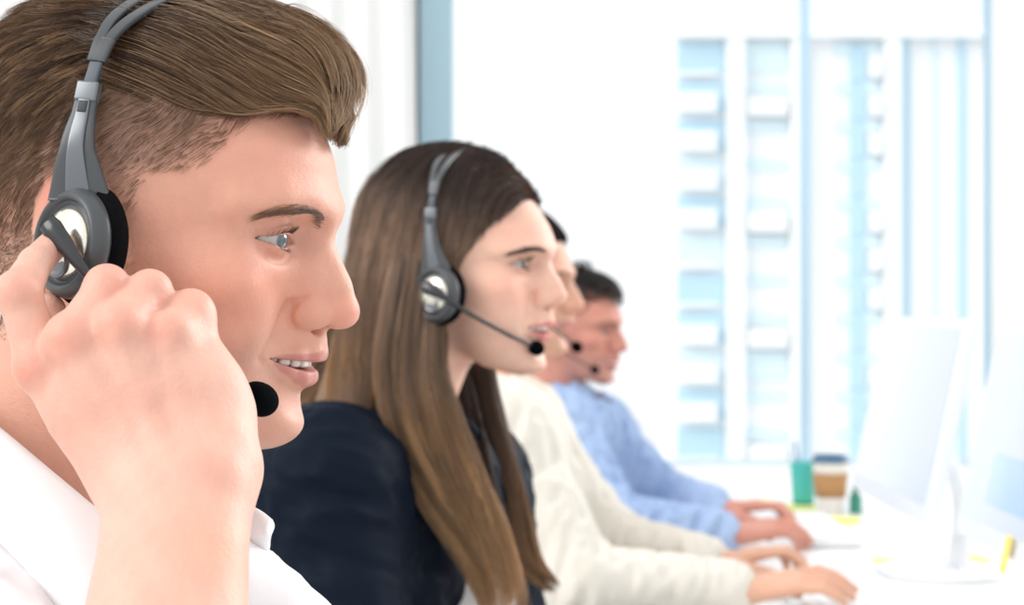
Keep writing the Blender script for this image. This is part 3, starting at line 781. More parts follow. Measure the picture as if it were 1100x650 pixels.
# ================================================================ 1. the man in front
def build_man():
    O = at(183, 270, 1.0); M = frame(9.4, 8)
    root = empty('person', (O[0]-.08, O[1], 0), 'young man in white shirt nearest the camera, one hand raised to his headset', 'person', 'headset wearers seated in a row')
    f = head_sdf(MAN)
    V, Fc = surface(f, (-.13, -.1, -.2), (.125, .1, .14), .00115)
    HV = V
    C = scalp_tint(skin_col(V, (.70, .365, .265), MAN), V)
    head = (O+V@M.T, Fc, C)
    # raised right hand, world coordinates
    a = at; s = SDF()
    wr = [a(160, 520, .845), a(224, 512, .842)]
    MC = [a(47, 394, .862), a(82, 366, .852), a(131, 352, .852), a(184, 364, .860)]
    PJ = [a(20, 315, .862), a(115, 309, .868), a(161, 314, .872), a(205, 334, .876)]
    DJ = [a(38, 283, .884), a(138, 326, .895), a(180, 340, .900), a(212, 350, .902)]
    TJ = [a(56, 264, .8965), a(138, 352, .904), a(165, 362, .908), a(192, 370, .908)]
    R_ = [(.0125, .0103, .0082, .0074), (.0128, .0102, .0085, .0078), (.0122, .0100, .0082, .0075), (.0118, .0092, .0075, .0068)]
    CP = [a(140, 506, .856), a(165, 510, .850), a(195, 510, .850), a(228, 505, .852)]
    for i in range(4):
        s.chain([CP[i], CP[i]*.45+MC[i]*.55, MC[i]], [.0185, .0165, R_[i][0]-.0004], k=.0085)
    s.ell(a(232, 455, .868), (.0170, .020, .030), k=.016)                       # heel of the hand
    s.cap(a(120, 430, .866), a(150, 480, .866), .021, .020, k=.02)
    for i in range(4):
        r0, r1, r2, r3 = R_[i]
        s.chain([MC[i], PJ[i]], [r0, r1*.96], k=.0030)
        s.ell(PJ[i]+np.array([0, -.0008, .0003]), r1*1.04, k=.004)
        s.chain([PJ[i], DJ[i]], [r1*.98, r2], k=.0025); s.chain([DJ[i], TJ[i]], [r2, r3], k=.002)
    s.ell(MC[0]+np.array([-.001, -.004, 0]), .0118, k=.006); s.ell(MC[1]+np.array([-.002, -.0045, .001]), .0120, k=.006)
    s.ell(MC[2]+np.array([0, -.0045, .001]), .0112, k=.006); s.ell(MC[3]+np.array([0, -.0035, .002]), .0105, k=.006)
    s.cap(a(204, 350, .875), a(241, 442, .866), .0102, .0112, k=.012)
    # thumb, behind the palm
    th = [a(120, 470, .880), a(84, 420, .902), a(58, 372, .912), a(52, 334, .914)]
    s.chain(th, [.018, .0128, .0108, .0088], k=.012)
    # tendons
    for i, e_ in ((1, a(165, 500, .835)), (2, a(186, 500, .833)), (3, a(212, 495, .835))):
        s.chain([MC[i]+np.array([0, -.0115, -.006]), e_], [.0026, .0034], k=.006)
    # forearm: radius and ulna sides, ulna knob
    el = [a(150, 1000, .745), a(225, 1000, .745)]
    s.chain([a(163, 515, .848), a(158, 600, .815), a(150, 700, .79), el[0]], [.0205, .0215, .0265, .036], k=.022)
    s.chain([a(224, 510, .846), a(218, 600, .815), a(204, 700, .79), el[1]], [.0185, .0190, .0235, .034], k=.024)
    s.cap(a(192, 560, .835), a(180, 690, .795), .0215, .026, k=.02)
    s.ell(a(228, 512, .832), (.0095, .0080, .0105), k=.012)
    V2, F2 = surface(s, (-.26, .72, .70), (-.09, .93, 1.24), .0012)
    red = (.78, .27, .19)
    spots = [(MC[0]+np.array([-.006, -.012, 0]), .012, .60, red), (MC[1]+np.array([-.003, -.012, .001]), .011, .55, red), (MC[2]+np.array([0, -.012, .003]), .011, .45, red), (MC[3]+np.array([-.002, -.012, .005]), .011, .42, red)]
    spots += [(PJ[i]+np.array([0, -.006, .003]), .010, .42, red) for i in range(4)]
    spots += [(MC[i]*.5+CP[i]*.5+np.array([0, -.012, 0]), .018, .12, red) for i in range(4)]
    spots += [(TJ[0], .010, .30, red), (a(235, 600, .80), .020, .35, (.75, .33, .18)), (a(226, 515, .82), .012, .25, red)]  # orange spot paints shade onto the forearm's side; the reds are skin
    C2 = skin_limb((.74, .44, .345), V2, spots)
    # torso under the shirt, upper arm to the elbow
    nb = O+M@np.array([-.062, 0, -.19]); hip = nb+np.array([-.06, .02, -.42])
    shR = nb+np.array([.00, -.175, -.055]); shL = nb+np.array([.03, .18, -.06]); elb = (el[0]+el[1])/2
    def torso(g):
        t = SDF()
        t.cap(nb+np.array([0, 0, .02]), nb+np.array([.0, 0, -.05]), .062+g, .075+g, k=.03)
        t.cap(shR, shL, .048+g, k=.05); t.cap(nb+np.array([.015, -.08, -.14]), nb+np.array([.02, .08, -.14]), .098+g, k=.07)
        t.cap(nb+np.array([-.02, -.06, -.30]), nb+np.array([-.02, .06, -.30]), .10+g, k=.08); t.cap(hip+np.array([0, -.06, 0]), hip+np.array([0, .06, 0]), .11+g, k=.08)
        t.cap(nb+np.array([0, -.02, .01]), shR, .045+g, .045+g, k=.05); t.cap(nb+np.array([0, .02, .01]), shL, .045+g, .045+g, k=.05)
        return t
    t = torso(-.004); t.chain([shR, elb], [.045, .036], k=.03); 
    V3, F3 = surface(t, nb-.55, nb+.3, .007, project=1)
    V, F_, C = join([head, (V2, F2, C2), (V3, F3, skin_limb((.70, .40, .28), V3))])
    mesh_obj('body', V, F_, SKIN, root, col=C)
    # shirt
    sh = torso(.010); elu = shR+(elb-shR)*.72
    sh.chain([shR, elu], [.060, .056], k=.04)
    sh.chain([a(215, 600, 1.0), a(246, 634, 1.0), a(306, 691, 1.0), a(345, 770, 1.0)], [.024, .030, .032, .04], k=.03)
    sh.chain([shL, shL+np.array([.05, .03, -.25])], [.060, .052], k=.04)
    cut_c = O+M@np.array([-.052, 0, -.165])
    sh.cap(cut_c+np.array([.008, -.0, -.02]), O+M@np.array([-.02, 0, -.05]), .066, .075, k=.004, mode='s')
    fs = clothed(sh, .0035, 26, 40, (.3, .2, 1))
    V, Fc = surface(fs, nb-np.array([.40, .45, .45]), nb+np.array([.32, .42, .14]), .004)
    shirt = mesh_obj('shirt', V, Fc, SHIRT, root); lower(root, hip+np.array([0, 0, -.05]), TROUS)
    # collar: near leaf and far leaf
    def leaf(up, lo, th=.0026, name='collar'):
        U = bezier(up, 50); L = bezier(lo, 50); k = 14
        w = np.linspace(0, 1, k)[None, :, None]
        G = U[:, None]*(1-w)+L[:, None]*w
        T = np.gradient(G, axis=0); B = np.gradient(G, axis=1); N = np.cross(T, B); N /= np.linalg.norm(N, axis=2)[..., None]
        bul = (.006*np.sin(math.pi*w))
        if N[25, 6, 1] > 0: N = -N
        G = G+N*bul
        ex_ = np.clip((np.linspace(0, 1, 50)-.7)/.3, 0, 1)**2; D_ = T/np.linalg.norm(T, axis=2)[..., None]
        G = G+D_*(ex_[:, None, None]*.0075*(1-(2*w-1)**2))
        edge = np.minimum(1, np.minimum(w*k/1.5, (1-w)*k/1.5))
        A_ = (G+N*th*(.3+.7*edge)).reshape(-1, 3); B_ = (G-N*th*(.3+.7*edge)).reshape(-1, 3); n_ = len(A_)
        q = grid_faces(50, k); V = np.concatenate([A_, B_])
        ring = np.concatenate([np.arange(k), np.arange(1, 50)*k+k-1, (49*k+np.arange(k-2, -1, -1)), np.arange(48, 0, -1)*k])
        r2 = np.roll(ring, -1); side = np.stack([ring, r2, r2+n_, ring+n_], 1)
        return mesh_obj(name, V, [q, q[:, ::-1]+n_, side], SHIRT, shirt)
    leaf([a(-190, 350, 1.06), a(-110, 385, .985), (a(-50, 420, .945)), a(0, 459, .922), a(60, 509, .905), a(117, 557, .900), a(175, 604, .912), a(232, 640, .94)],
         [a(-200, 470, 1.07), a(-130, 500, .965), a(-60, 540, .92), a(0, 583, .893), a(60, 651, .880), a(110, 715, .872), a(190, 760, .88), a(262, 742, .905)])
    leaf([a(120, 470, 1.09), a(180, 500, 1.07), a(225, 518, 1.05), a(262, 539, 1.03), a(280, 549, 1.015), a(292, 558, 1.007)],
         [a(120, 600, 1.09), a(180, 615, 1.07), a(215, 612, 1.045), a(250, 606, 1.02), a(275, 601, 1.008), a(286, 594, 1.0)])
    # lapped placket seam on the shoulder
    for sg in (1, -1): eyeball(root, O, M, (.075, .11, .13), EYEM, sg, gaze=(1, -.20, -.03))
    teeth(root, O, M, TEETH)
    brow_lash(root, f, O, M, (.19, .105, .062), HAIR)
    man_hair(root, f, HV, O, M, HAIR)
    # headset
    mu = lambda u, v, Y: a(u, v, Y)
    cupw = O+M@np.array([-.034, -.0905, .004])
    boom = [a(50, 238, .893), a(66, 258, .889), a(88, 288, .885), (a(112, 318, .888)), a(165, 362, .902), a(225, 402, .915), a(262, 421, .922), a(268, 424, .924)]
    P_ = lambda L: [loc(O, M, *q) for q in L]
    headset(O, M, 'grey headset with pearly dome worn by the man in front, fingertip on its mic boom', boom=boom, foam=(.0115, .0088), group='call centre headsets',
            cup=loc(O, M, 84, 262, -.0905), nrm=(-.58, -1, .02), near=P_([(85, 214, -.0925), (83, 160, -.093), (90, 122, -.0895), (95, 97, -.087)]),
            mid=P_([(94, 100, -.0865), (100, 80, -.084), (106, 60, -.0805)]), top=P_([(103, 67, -.082), (117, 36, -.073), (142, 12, -.058), (185, -10, -.030), (222, -17, 0)]))

# ================================================================ long hair
def lock(ctr, rad, n, cols, seed, r0=.00035, nseg=26, flat=1.0, wave=.004, up=(0, -1, 0), taper=.5, hollow=.3, tvar=.25):
    r = np.random.default_rng(seed); C = bezier(ctr, nseg); R = np.interp(np.linspace(0, 1, nseg), np.linspace(0, 1, len(rad)), rad)
    T = np.gradient(C, axis=0); T /= np.linalg.norm(T, axis=1)[:, None]
    u = np.array(up, float); A = u-(T@u)[:, None]*T; A /= np.linalg.norm(A, axis=1)[:, None]; B = np.cross(T, A)
    g = max(8, n//26); ga = r.uniform(0, 6.28, g); gr = np.sqrt(r.uniform(hollow, 1, g)); gi = r.integers(0, g, n)
    th = ga[gi]+r.normal(size=n)*.12; rho = gr[gi]+r.normal(size=n)*.05
    t = np.linspace(0, 1, nseg)
    tw = th[:, None]+.5*np.sin(t*3+ga[gi][:, None])*t; rr = rho[:, None]*R[None]*(1-.12*np.sin(t*5+gr[gi][:, None]*40)*t)
    P = C[None]+A[None]*(rr*np.cos(tw)*flat)[..., None]+B[None]*(rr*np.sin(tw))[..., None]
    ph = r.uniform(0, 6.28, (g, 1, 3))[gi]; P = P+wave*t[None, :, None]*np.sin(ph+t[None, :, None]*7)*np.array([1, 1, .3])
    cut_ = r.uniform(1-tvar, 1, n); ti = t[None]*cut_[:, None]*(nseg-1); i0 = np.clip(ti.astype(int), 0, nseg-2); fq = (ti-i0)[..., None]; I = np.arange(n)[:, None]
    P = P[I, i0]*(1-fq)+P[I, i0+1]*fq
    cc = np.array(cols); tt = np.clip(t[None]+.12*r.normal(size=g)[gi][:, None], 0, 1)*(len(cc)-1); i = np.clip(tt.astype(int), 0, len(cc)-2); ff = (tt-i)[..., None]
    Cc = (cc[i]*(1-ff)+cc[i+1]*ff)*np.clip(1+.35*r.normal(size=g)[gi]+.12*r.normal(size=n), .25, 2.2)[:, None, None]
    V, Fc, Cv = strands_mesh(P, r0, .00005, col=np.clip(Cc, .002, 1))
    return V, Fc, Cv

def arm_hand(s, wrist, fwd, up, side, k_=1.0, curl=1.0, spread=1.0, lift=0.0):
    """adds a typing hand to the sdf; side=+1 thumb to the person's left (right hand)"""
    x = np.array(fwd, float); x /= np.linalg.norm(x); z = np.array(up, float); z -= x*(z@x); z /= np.linalg.norm(z); y = np.cross(z, x)*side
    L = lambda p: np.array(wrist)+(x*p[0]+y*p[1]+z*p[2])*k_
    ys = [.027, .008, -.012, -.030]; ln = [1.0, 1.06, 1.0, .85]
    tips = []
    for i in range(4):
        mc = (.086-.004*abs(i-1), ys[i], .014)
        c = curl*(1+.12*(i-1)); l = ln[i]
        a1 = math.radians(12+lift-22*c*.3); a2 = math.radians(-38*c); a3 = math.radians(-68*c)
        yy = ys[i]*spread
        pi = (mc[0]+.042*l*math.cos(a1), mc[1]+(yy-ys[i])*.6, mc[2]+.042*l*math.sin(a1))
        di = (pi[0]+.025*l*math.cos(a2), pi[1]+(yy-ys[i])*.25, pi[2]+.025*l*math.sin(a2))
        ti = (di[0]+.020*l*math.cos(a3), di[1], di[2]+.020*l*math.sin(a3))
        s.chain([L((.012, ys[i]*.62, .0)), L((.05, ys[i]*.85, .006)), L(mc)], [.015*k_, .0125*k_, .0105*k_], k=.012*k_)
        s.chain([L(mc), L(pi)], [.0098*k_, .0082*k_], k=.005*k_); s.chain([L(pi), L(di), L(ti)], [.0082*k_, .0072*k_, .0060*k_], k=.002)
        tips.append(L(ti))
    s.chain([L((.015, .018, -.004)), L((.048, .040, -.008)), L((.074, .047, -.012)), L((.097, .044, -.018))], [.0135*k_, .0115*k_, .0095*k_, .0078*k_], k=.008*k_)
    return tips

def seated(nb, hip, shR, shL, elR, wrR, elL, wrL, g=0.0, ua=.050, fa=.036, wr=.026, bulk=1.0):
    t = SDF(); a = lambda *p: np.array(p)
    mid = (shR+shL)/2; ax = (shL-shR); ax = ax/np.linalg.norm(ax)
    t.cap(nb, mid+(nb-mid)*.2, .055*bulk+g, .07*bulk+g, k=.03)
    t.cap(shR, shL, .050*bulk+g, k=.05)
    t.cap(nb-a(0, 0, .02), shR, .042*bulk+g, .045*bulk+g, k=.04); t.cap(nb-a(0, 0, .02), shL, .042*bulk+g, .045*bulk+g, k=.04)
    ch = mid*.70+hip*.30; t.cap(ch-ax*.075*bulk, ch+ax*.075*bulk, .098*bulk+g, k=.07)
    wa = mid*.35+hip*.65; t.cap(wa-ax*.055*bulk, wa+ax*.055*bulk, .088*bulk+g, k=.08); t.cap(hip-ax*.07*bulk, hip+ax*.07*bulk, .11*bulk+g, k=.08)
    for S, E_, W in ((shR, elR, wrR), (shL, elL, wrL)):
        t.chain([S, E_], [ua+g, (ua+fa)/2+g], k=.04); t.chain([E_, W], [fa*1.08+g, wr+g], k=.015)
    return t

def legs(t, hip, g=0.0):
    for k_ in (-1, 1):
        h_ = hip+np.array([0, .085*k_, 0]); kn = h_+np.array([.40, .03*k_, .02]); an = np.array([kn[0]-.02, kn[1], .09])
        t.chain([h_, kn, an], [.078+g, .056+g, .038+g], k=.03); t.cap(an-np.array([.03, 0, .05]), an+np.array([.15, .01*k_, -.06]), .034+g, .028+g, k=.02)
def lower(root, hip, m):
    t = SDF(); legs(t, hip, .004); t.cap(hip+np.array([0, -.07, .04]), hip+np.array([0, .07, .04]), .106, k=.05)
    V, Fc = surface(t, hip-np.array([.2, .26, hip[2]-.02]), np.array([hip[0]+.66, hip[1]+.26, hip[2]+.18]), .012, project=1)
    mesh_obj('trousers', V, Fc, m, root)

def small_body(root, O, M, p, warp, hres, skinc, nb, hip, shR, shL, elR, wrR, elL, wrL, hands, iris=(.10, .07, .05), gap=.0):
    """head, torso, arms and hands of one of the people further back"""
    f0 = head_sdf(p); to, fr = warp; f = lambda P: f0(to(P))
    V, Fc = surface(f, (-.13, -.1, -.17), (.125, .1, .15), hres)
    C = skin_col(to(V), skinc, p, lips=(.60, .17, .16)); HV = V
    parts = [(O+V@M.T, Fc, C)]
    t = seated(nb, hip, shR, shL, elR, wrR, elL, wrL, g=-.006)
    lo = np.minimum.reduce([nb, hip, shR, shL, elR, elL, wrR, wrL])-.16; hi = np.maximum.reduce([nb, hip, shR, shL, elR, elL, wrR, wrL])+.16
    V3, F3 = surface(t, lo, hi, .009, project=1); parts.append((V3, F3, skin_limb(skinc, V3)))
    for (w, fw, up, sd, kk, cu, sp) in hands:
        el_ = elR if sd > 0 else elL; fa_ = (w-el_)/np.linalg.norm(w-el_)
        s = SDF(); arm_hand(s, w, fw, up, sd, kk, cu, sp)
        fwn = np.array(fw)/np.linalg.norm(fw); s.cap(w-fa_*.09, w+fwn*.01, .026*kk, .0205*kk, k=.02)
        V4, F4 = surface(s, w-.16, w+.21, .0030, project=1); parts.append((V4, F4, skin_limb(skinc, V4)))
    V, F_, C = join(parts)
    mesh_obj('body', V, F_, SKIN2, root, col=C)
    lower(root, hip, TROUS)
    return f, HV, lo, hi
# ================================================================ 2. the woman in the navy blazer
DARK, BR, GOLD = (.058, .033, .025), (.38, .25, .175), (.66, .40, .20)  # BR: brown of the mid lengths with the hair's sheen painted in
def build_woman():
    O = at(502, 303, 1.87); M = frame(20, 2)
    root = empty('person', (O[0]-.06, O[1], 0), 'young woman with long straight brown hair and navy blazer, second in the row', 'person', 'headset wearers seated in a row')
    W = dict(MAN); W['male'] = False; W['brow'] = .7; W['neck'] = (.046, .050)
    W['width'] = [(z, w*(.93 if z < -.02 else .97)) for z, w in MAN['width']]
    W['base'] = [(z, x+.006*float(sm(z, .03, .05))*(z < .09)) for z, x in MAN['base']]
    W['cut'] = (-.0515, -.0484, .0044, .0270)
    W['lean'] = .045; W['open'] = (.0050, -.0038); W['tip'] = (.0990, -.0185, .0078); W['ala'] = .0120; W['nose'] = [(x-.0012, z, r*.88) for x, z, r in MAN['nose']]
    warp = warp_fn([-.3, -.0929, -.0843, -.0538, -.0396, -.0255, -.0118, .0216, .0574, .3], [-.3, -.1010, -.0870, -.0600, -.0442, -.0313, -.0190, .0172, .062, .305], .96)
    a = at
    nb = a(452, 500, 1.885); shR = a(352, 517, 1.735); shL = a(500, 520, 2.04); hip = a(380, 900, 1.95)
    elR = a(395, 800, 1.66); wrR = a(640, 830, 1.70); elL = a(560, 800, 2.02); wrL = a(700, 740, 1.98)
    hands = [(wrR, (1, .05, -.1), (0, 0, 1), 1, .92, 1, 1), (wrL, (1, -.05, -.1), (0, 0, 1), -1, .92, 1, 1)]
    f, HV, lo, hi = small_body(root, O, M, W, warp, .0016, (.80, .50, .385), nb, hip, shR, shL, elR, wrR, elL, wrL, hands)
    to, fr = warp
    for sg in (1, -1):
        eyeball(root, O, M, (.20, .20, .17), EYEM, sg, gaze=(1, -.10, -.02)) if False else None
    Om = O.copy()
    # eyes sit at the warped height
    global EYE
    keep = EYE; zz = fr(np.array([[EYE[0], EYE[1], EYE[2]]]))[0]; EYE = (EYE[0], EYE[1]*.96, float(zz[2]))
    for sg in (1, -1): eyeball(root, O, M, (.07, .065, .05), EYEM, sg, gaze=(1, -.12, -.02))
    EYE = keep
    teeth(root, O, M, TEETH, warp=fr)
    ff = lambda P: f(P)
    bz = [tuple(fr(np.array([q]))[0]) for q in ((.0845, .0125, .0295), (.0790, .0240, .0325), (.0690, .0375, .0335), (.0560, .0510, .0275))]
    brow_lash(root, f, O, M, (.06, .035, .025), HAIR, brow=bz, n=520, wid=.0058, unwarp=fr, lash=.009, seed=4)
    # blazer and white top
    bl = seated(nb, hip, shR, shL, elR, wrR, elL, wrL, g=.010, ua=.052)
    bl.cap(a(470, 470, 1.87), a(520, 560, 1.88), .042, .050, k=.02, mode='s')
    fb = clothed(bl, .0055, 34, 60, (1, .25, -.25))
    V, Fc = surface(fb, lo, hi, .005); mesh_obj('blazer', V, Fc, BLAZER, root)
    top = SDF(); top.cap(a(470, 600, 1.89), a(450, 800, 1.90), .078, .095, k=.02); top.cap(a(515, 650, 1.86), a(500, 800, 1.88), .022, .06, k=.04)
    V, Fc = surface(clothed(top, .003, 30, 62), a(300, 480, 1.88)-.1, a(640, 480, 1.98)+.05*0+np.array([.05, .1, .1]), .006) if False else surface(clothed(top, .003, 30, 62), np.array([-.30, 1.70, .68]), np.array([.10, 2.05, 1.10]), .006)
    mesh_obj('top', V, Fc, SHIRT, root)
    # lapel edge strip
    # ---- hair
    Hm = SDF(); Wl = lambda q: O+M@np.array(q)
    def capf(P):
        x, y, z = P.T; S_ = np.array([.1005, .0815, .0905]); Q = (P-np.array([-.0195, 0, .050]))/S_
        k0 = np.sqrt((Q**2).sum(1)); k1 = np.sqrt(((Q/S_)**2).sum(1))+1e-9; d = k0*(k0-1)/k1
        c = (x-.76*z-.003+.10*np.clip(.03-z, 0, .1))*.78
        h = np.maximum(.010-np.abs(d-c), 0)/.010; return np.maximum(d, c)+h*h*.0025
    Hm.add(capf, (-.13, -.1, -.06), (.1, .1, .15), .01)
    L_ = lambda u, v, Y: (a(u, v, Y)-O)@M
    Hm.chain([L_(458, 245, 1.86), L_(433, 300, 1.85), L_(412, 370, 1.86), L_(375, 450, 1.90), L_(330, 520, 1.93)], [.064, .056, .048, .040, .028], k=.03)
    V, Fc = surface(Hm, (-.30, -.16, -.30), (.1, .12, .15), .003)
    zc = V[:, 2]; tt = sm(-zc, -.06, .16)[:, None]
    hb = mesh_obj('hair', O+V@M.T, Fc, HAIRBASE, root, col=np.array(DARK)*.8*(1-tt)+np.array(BR)*.7*tt)
    # combed cap: from the parting down and back
    r = np.random.default_rng(5); n = 620
    x0 = r.uniform(-.075, .066, n); sgn = np.where(r.uniform(0, 1, n) < .72, -1, 1); y0 = -.004+sgn*np.abs(r.normal(size=n))*.022; y0 = np.clip(y0, -.06, .06)
    P0 = np.stack([x0, y0, np.full(n, .16)], 1)
    for _ in range(14): g = grad(Hm, P0, .002); P0 -= Hm(P0)[:, None]*g/np.maximum((g*g).sum(1), .3)[:, None]
    def vel(P, t):
        x, y, z = P.T; side = sm(np.abs(y), .02, .07)
        return np.stack([-.30-.40*(1-side)-.30*sm(x, .0, .05), np.sign(y+.0035)*(1-side)*1.0, -.35-1.1*side-.5*t], 1)+.05*np.stack([noise3(P*30, 5), noise3(P*30, 6), noise3(P*30, 7)], 1)
    Lh = r.uniform(.22, .34, n); G = flow_paths(Hm, P0, vel, 34, Lh, -.001, r.uniform(-.0025, .0012, n), ramp=.2, e=.003)
    # short strands that cover the temples and the sides
    nv = V[(V[:, 2] > -.02) & (V[:, 1] < .03)]; R2 = nv[r.integers(0, len(nv), 900)]
    G2 = flow_paths(Hm, R2, vel, 34, r.uniform(.05, .11, 900), -.002, r.uniform(-.002, .0008, 900), ramp=.3, e=.003)
    hl = nv[np.abs(nv[:, 0]-.76*nv[:, 2]-.003) < .010]; R3 = hl[r.integers(0, len(hl), 420)]
    G3 = flow_paths(Hm, R3, vel, 34, r.uniform(.08, .15, 420), -.003, r.uniform(-.002, .0010, 420), ramp=.3, e=.003)
    G = np.concatenate([G, G2, G3]); n = len(G)
    K = 13; S = clumped(G, K, r.uniform(.0012, .0030, n), 6, frizz=.0012)
    t = np.linspace(0, 1, 34)
    zl = S[..., 2]; w = sm(-zl-.35*S[..., 0], -.105, -.01)[..., None]; w2 = sm(-zl, .02, .14)[..., None]
    base = np.array(DARK)*(1-w)+np.array(BR)*w; base = base*(1-w2)+np.array(GOLD)*w2
    jit = np.clip(1+np.repeat(r.normal(size=n)*.28, K)+r.normal(size=n*K)*.12, .3, 2.2)[:, None, None]
    parts = [strands_mesh(S, .00030, .00005, col=np.clip(base*jit, .002, 1))]
    Vp = O+parts[0][0]@M.T; parts[0] = (Vp, parts[0][1], parts[0][2])
    # locks: near front, middle, back, far side
    parts.append(lock([a(448, 275, 1.80), a(443, 330, 1.79), a(440, 395, 1.775), a(455, 455, 1.755), a(485, 520, 1.745), a(520, 590, 1.745), a(545, 670, 1.75)], [.024, .030, .034, .034, .032, .028, .022], 3000, [BR, (.22, .13, .075), (.26, .145, .07), GOLD], 21, flat=.45))
    parts.append(lock([a(462, 350, 1.82), a(462, 420, 1.80), a(478, 480, 1.79), a(505, 540, 1.79), a(528, 600, 1.79), a(535, 670, 1.79)], [.018, .020, .022, .022, .020, .016], 1300, [DARK, (.12, .065, .035), (.20, .105, .05), GOLD], 22, flat=.6))
    parts.append(lock([a(425, 320, 1.88), a(385, 390, 1.90), a(350, 440, 1.93), a(318, 490, 1.95), a(285, 545, 1.97), a(262, 600, 1.98)], [.050, .050, .046, .040, .032, .024], 2600, [BR, (.25, .15, .09), GOLD, (.55, .36, .19)], 23, flat=.6))
    parts.append(lock([a(500, 390, 1.985), a(512, 440, 1.975), a(532, 500, 1.96), a(550, 560, 1.95), a(568, 605, 1.94), a(597, 634, 1.93)], [.030, .028, .025, .022, .015, .006], 1500, [DARK, (.10, .055, .03), (.24, .13, .06), (.36, .20, .10)], 24, flat=.7, tvar=.12))
    parts.append(lock([a(486, 400, 1.95), a(496, 450, 1.93), a(512, 520, 1.90), a(530, 590, 1.87), a(545, 650, 1.85)], [.016, .02, .02, .018, .014], 900, [DARK, (.07, .04, .025), (.16, .09, .045)], 25, flat=.7))
    V, F_, Cc = join(parts); mesh_obj('hair_strands', V, F_, HAIR, hb, col=Cc)
    boom = [a(455, 307, 1.764), a(470, 315, 1.757), a(490, 328, 1.755), a(515, 343, 1.768), a(545, 359, 1.79), a(572, 372, 1.815)]
    P_ = lambda L: [loc(O, M, *q) for q in L]
    headset(O, M, 'grey headset worn by the woman in the navy blazer, its boom crossing her cheek', boom=boom, foam=(.0085, .0078), group='call centre headsets',
            cup=loc(O, M, 471, 316, -.094), nrm=(-.28, -1, .02), br=1.25, near=P_([(468, 292, -.096), (464, 268, -.0965), (462, 246, -.0955), (463, 228, -.094)]),
            mid=P_([(463, 230, -.0935), (464, 217, -.092), (466, 205, -.090)]), top=P_([(465, 209, -.092), (468, 192, -.087), (474, 177, -.072), (484, 165, -.042), (498, 158, 0)]))

# ================================================================ 3. woman in cream, 4. man in blue
def build_cream():
    O = at(553, 315, 2.78); M = frame(17, 3)
    root = empty('person', (O[0]-.05, O[1], 0), 'woman in a cream jacket typing, her face mostly hidden by the long-haired woman', 'person', 'headset wearers seated in a row')
    W = dict(MAN); W['male'] = False; W['brow'] = .7; W['neck'] = (.046, .050)
    W['width'] = [(z, w*(.93 if z < -.02 else .97)) for z, w in MAN['width']]
    warp = warp_fn([-.3, -.0929, -.0843, -.0538, -.0396, -.0255, -.0118, .0216, .0574, .3], [-.3, -.1010, -.0870, -.0600, -.0442, -.0313, -.0190, .0172, .062, .305], .96)
    a = at; nb = a(530, 440, 2.80); hip = a(500, 740, 2.86); shR = a(542, 462, 2.64); shL = a(560, 462, 2.98)
    elR = a(622, 628, 2.56); wrR = a(792, 632, 2.62); elL = a(655, 585, 2.96); wrL = a(765, 604, 2.86)
    hands = [(wrR, (1, .02, -.05), (0, -.15, 1), 1, 1.0, .45, 1.7), (wrL, (1, -.04, .02), (0, .1, 1), -1, .92, .95, 1.3)]
    f, HV, lo, hi = small_body(root, O, M, W, warp, .003, (.70, .40, .28), nb, hip, shR, shL, elR, wrR, elL, wrL, hands)
    to, fr = warp
    sl = seated(nb, hip, shR, shL, elR, wrR-np.array([.012, 0, 0]), elL, wrL-np.array([.012, 0, 0]), g=.012, ua=.048, fa=.040, wr=.028)
    V, Fc = surface(clothed(sl, .008, 34, 70, (.2, .1, 1)), lo, hi, .006); jk = mesh_obj('jacket', V, Fc, CREAM, root)
    for w, fw in ((wrR, (1, .02, -.03)), (wrL, (1, -.04, .02))):
        fw = np.array(fw)/np.linalg.norm(fw)
        V, F_ = lathe([(.030, -.045), (.0395, -.045), (.041, -.04), (.0415, -.004), (.040, .001), (.034, .001), (.031, -.01)], w-fw*.004, axis=fw, n=32)
        mesh_obj('cuff', V, F_, CREAM, jk)
    Hm = SDF()
    def capf(P):
        x, y, z = P.T; Q = (P-np.array([-.016, 0, .050]))/np.array([.104, .0815, .0905]); k0 = np.sqrt((Q**2).sum(1)); k1 = np.sqrt(((Q/np.array([.104, .0815, .0905]))**2).sum(1))+1e-9
        return np.maximum(k0*(k0-1)/k1, (x-.80*z-.004)*.78)
    Hm.add(capf, (-.13, -.1, -.06), (.1, .1, .15), .01); Hm.ell((-.115, 0, .03), (.04, .04, .045), k=.02)
    V, Fc = surface(Hm, (-.18, -.12, -.08), (.11, .12, .16), .004)
    mesh_obj('hair', O+V@M.T, Fc, HAIRBASE, root, col=np.tile((.018, .014, .014), (len(V), 1)))
    # strand overlay
    brow_lash(root, f, O, M, (.05, .03, .02), HAIR, n=140, wid=.0028, unwarp=fr, brow=[tuple(fr(np.array([q]))[0]) for q in ((.0845, .0120, .0270), (.0790, .0240, .0320), (.0690, .0375, .0330), (.0560, .0510, .0262))])
    global EYE
    keep = EYE; zz = fr(np.array([list(EYE)]))[0]; EYE = (EYE[0], EYE[1]*.96, float(zz[2]))
    for sg in (1, -1): eyeball(root, O, M, (.08, .05, .035), EYEM, sg)
    EYE = keep
    teeth(root, O, M, TEETH, warp=fr)
    boom = [O+M@np.array(q) for q in ((-.028, -.103, -.002), (-.01, -.110, -.012), (.02, -.105, -.022))]+[a(585, 347, 2.69), a(600, 357, 2.70), a(616, 370, 2.71)]
    headset(O, M, 'headset of the woman in cream, only its small black mic showing at her mouth', boom=boom, foam=(.0095, .0085), group='call centre headsets', cup=(-.024, -.0955, -.008), nrm=(-.22, -1, .02))

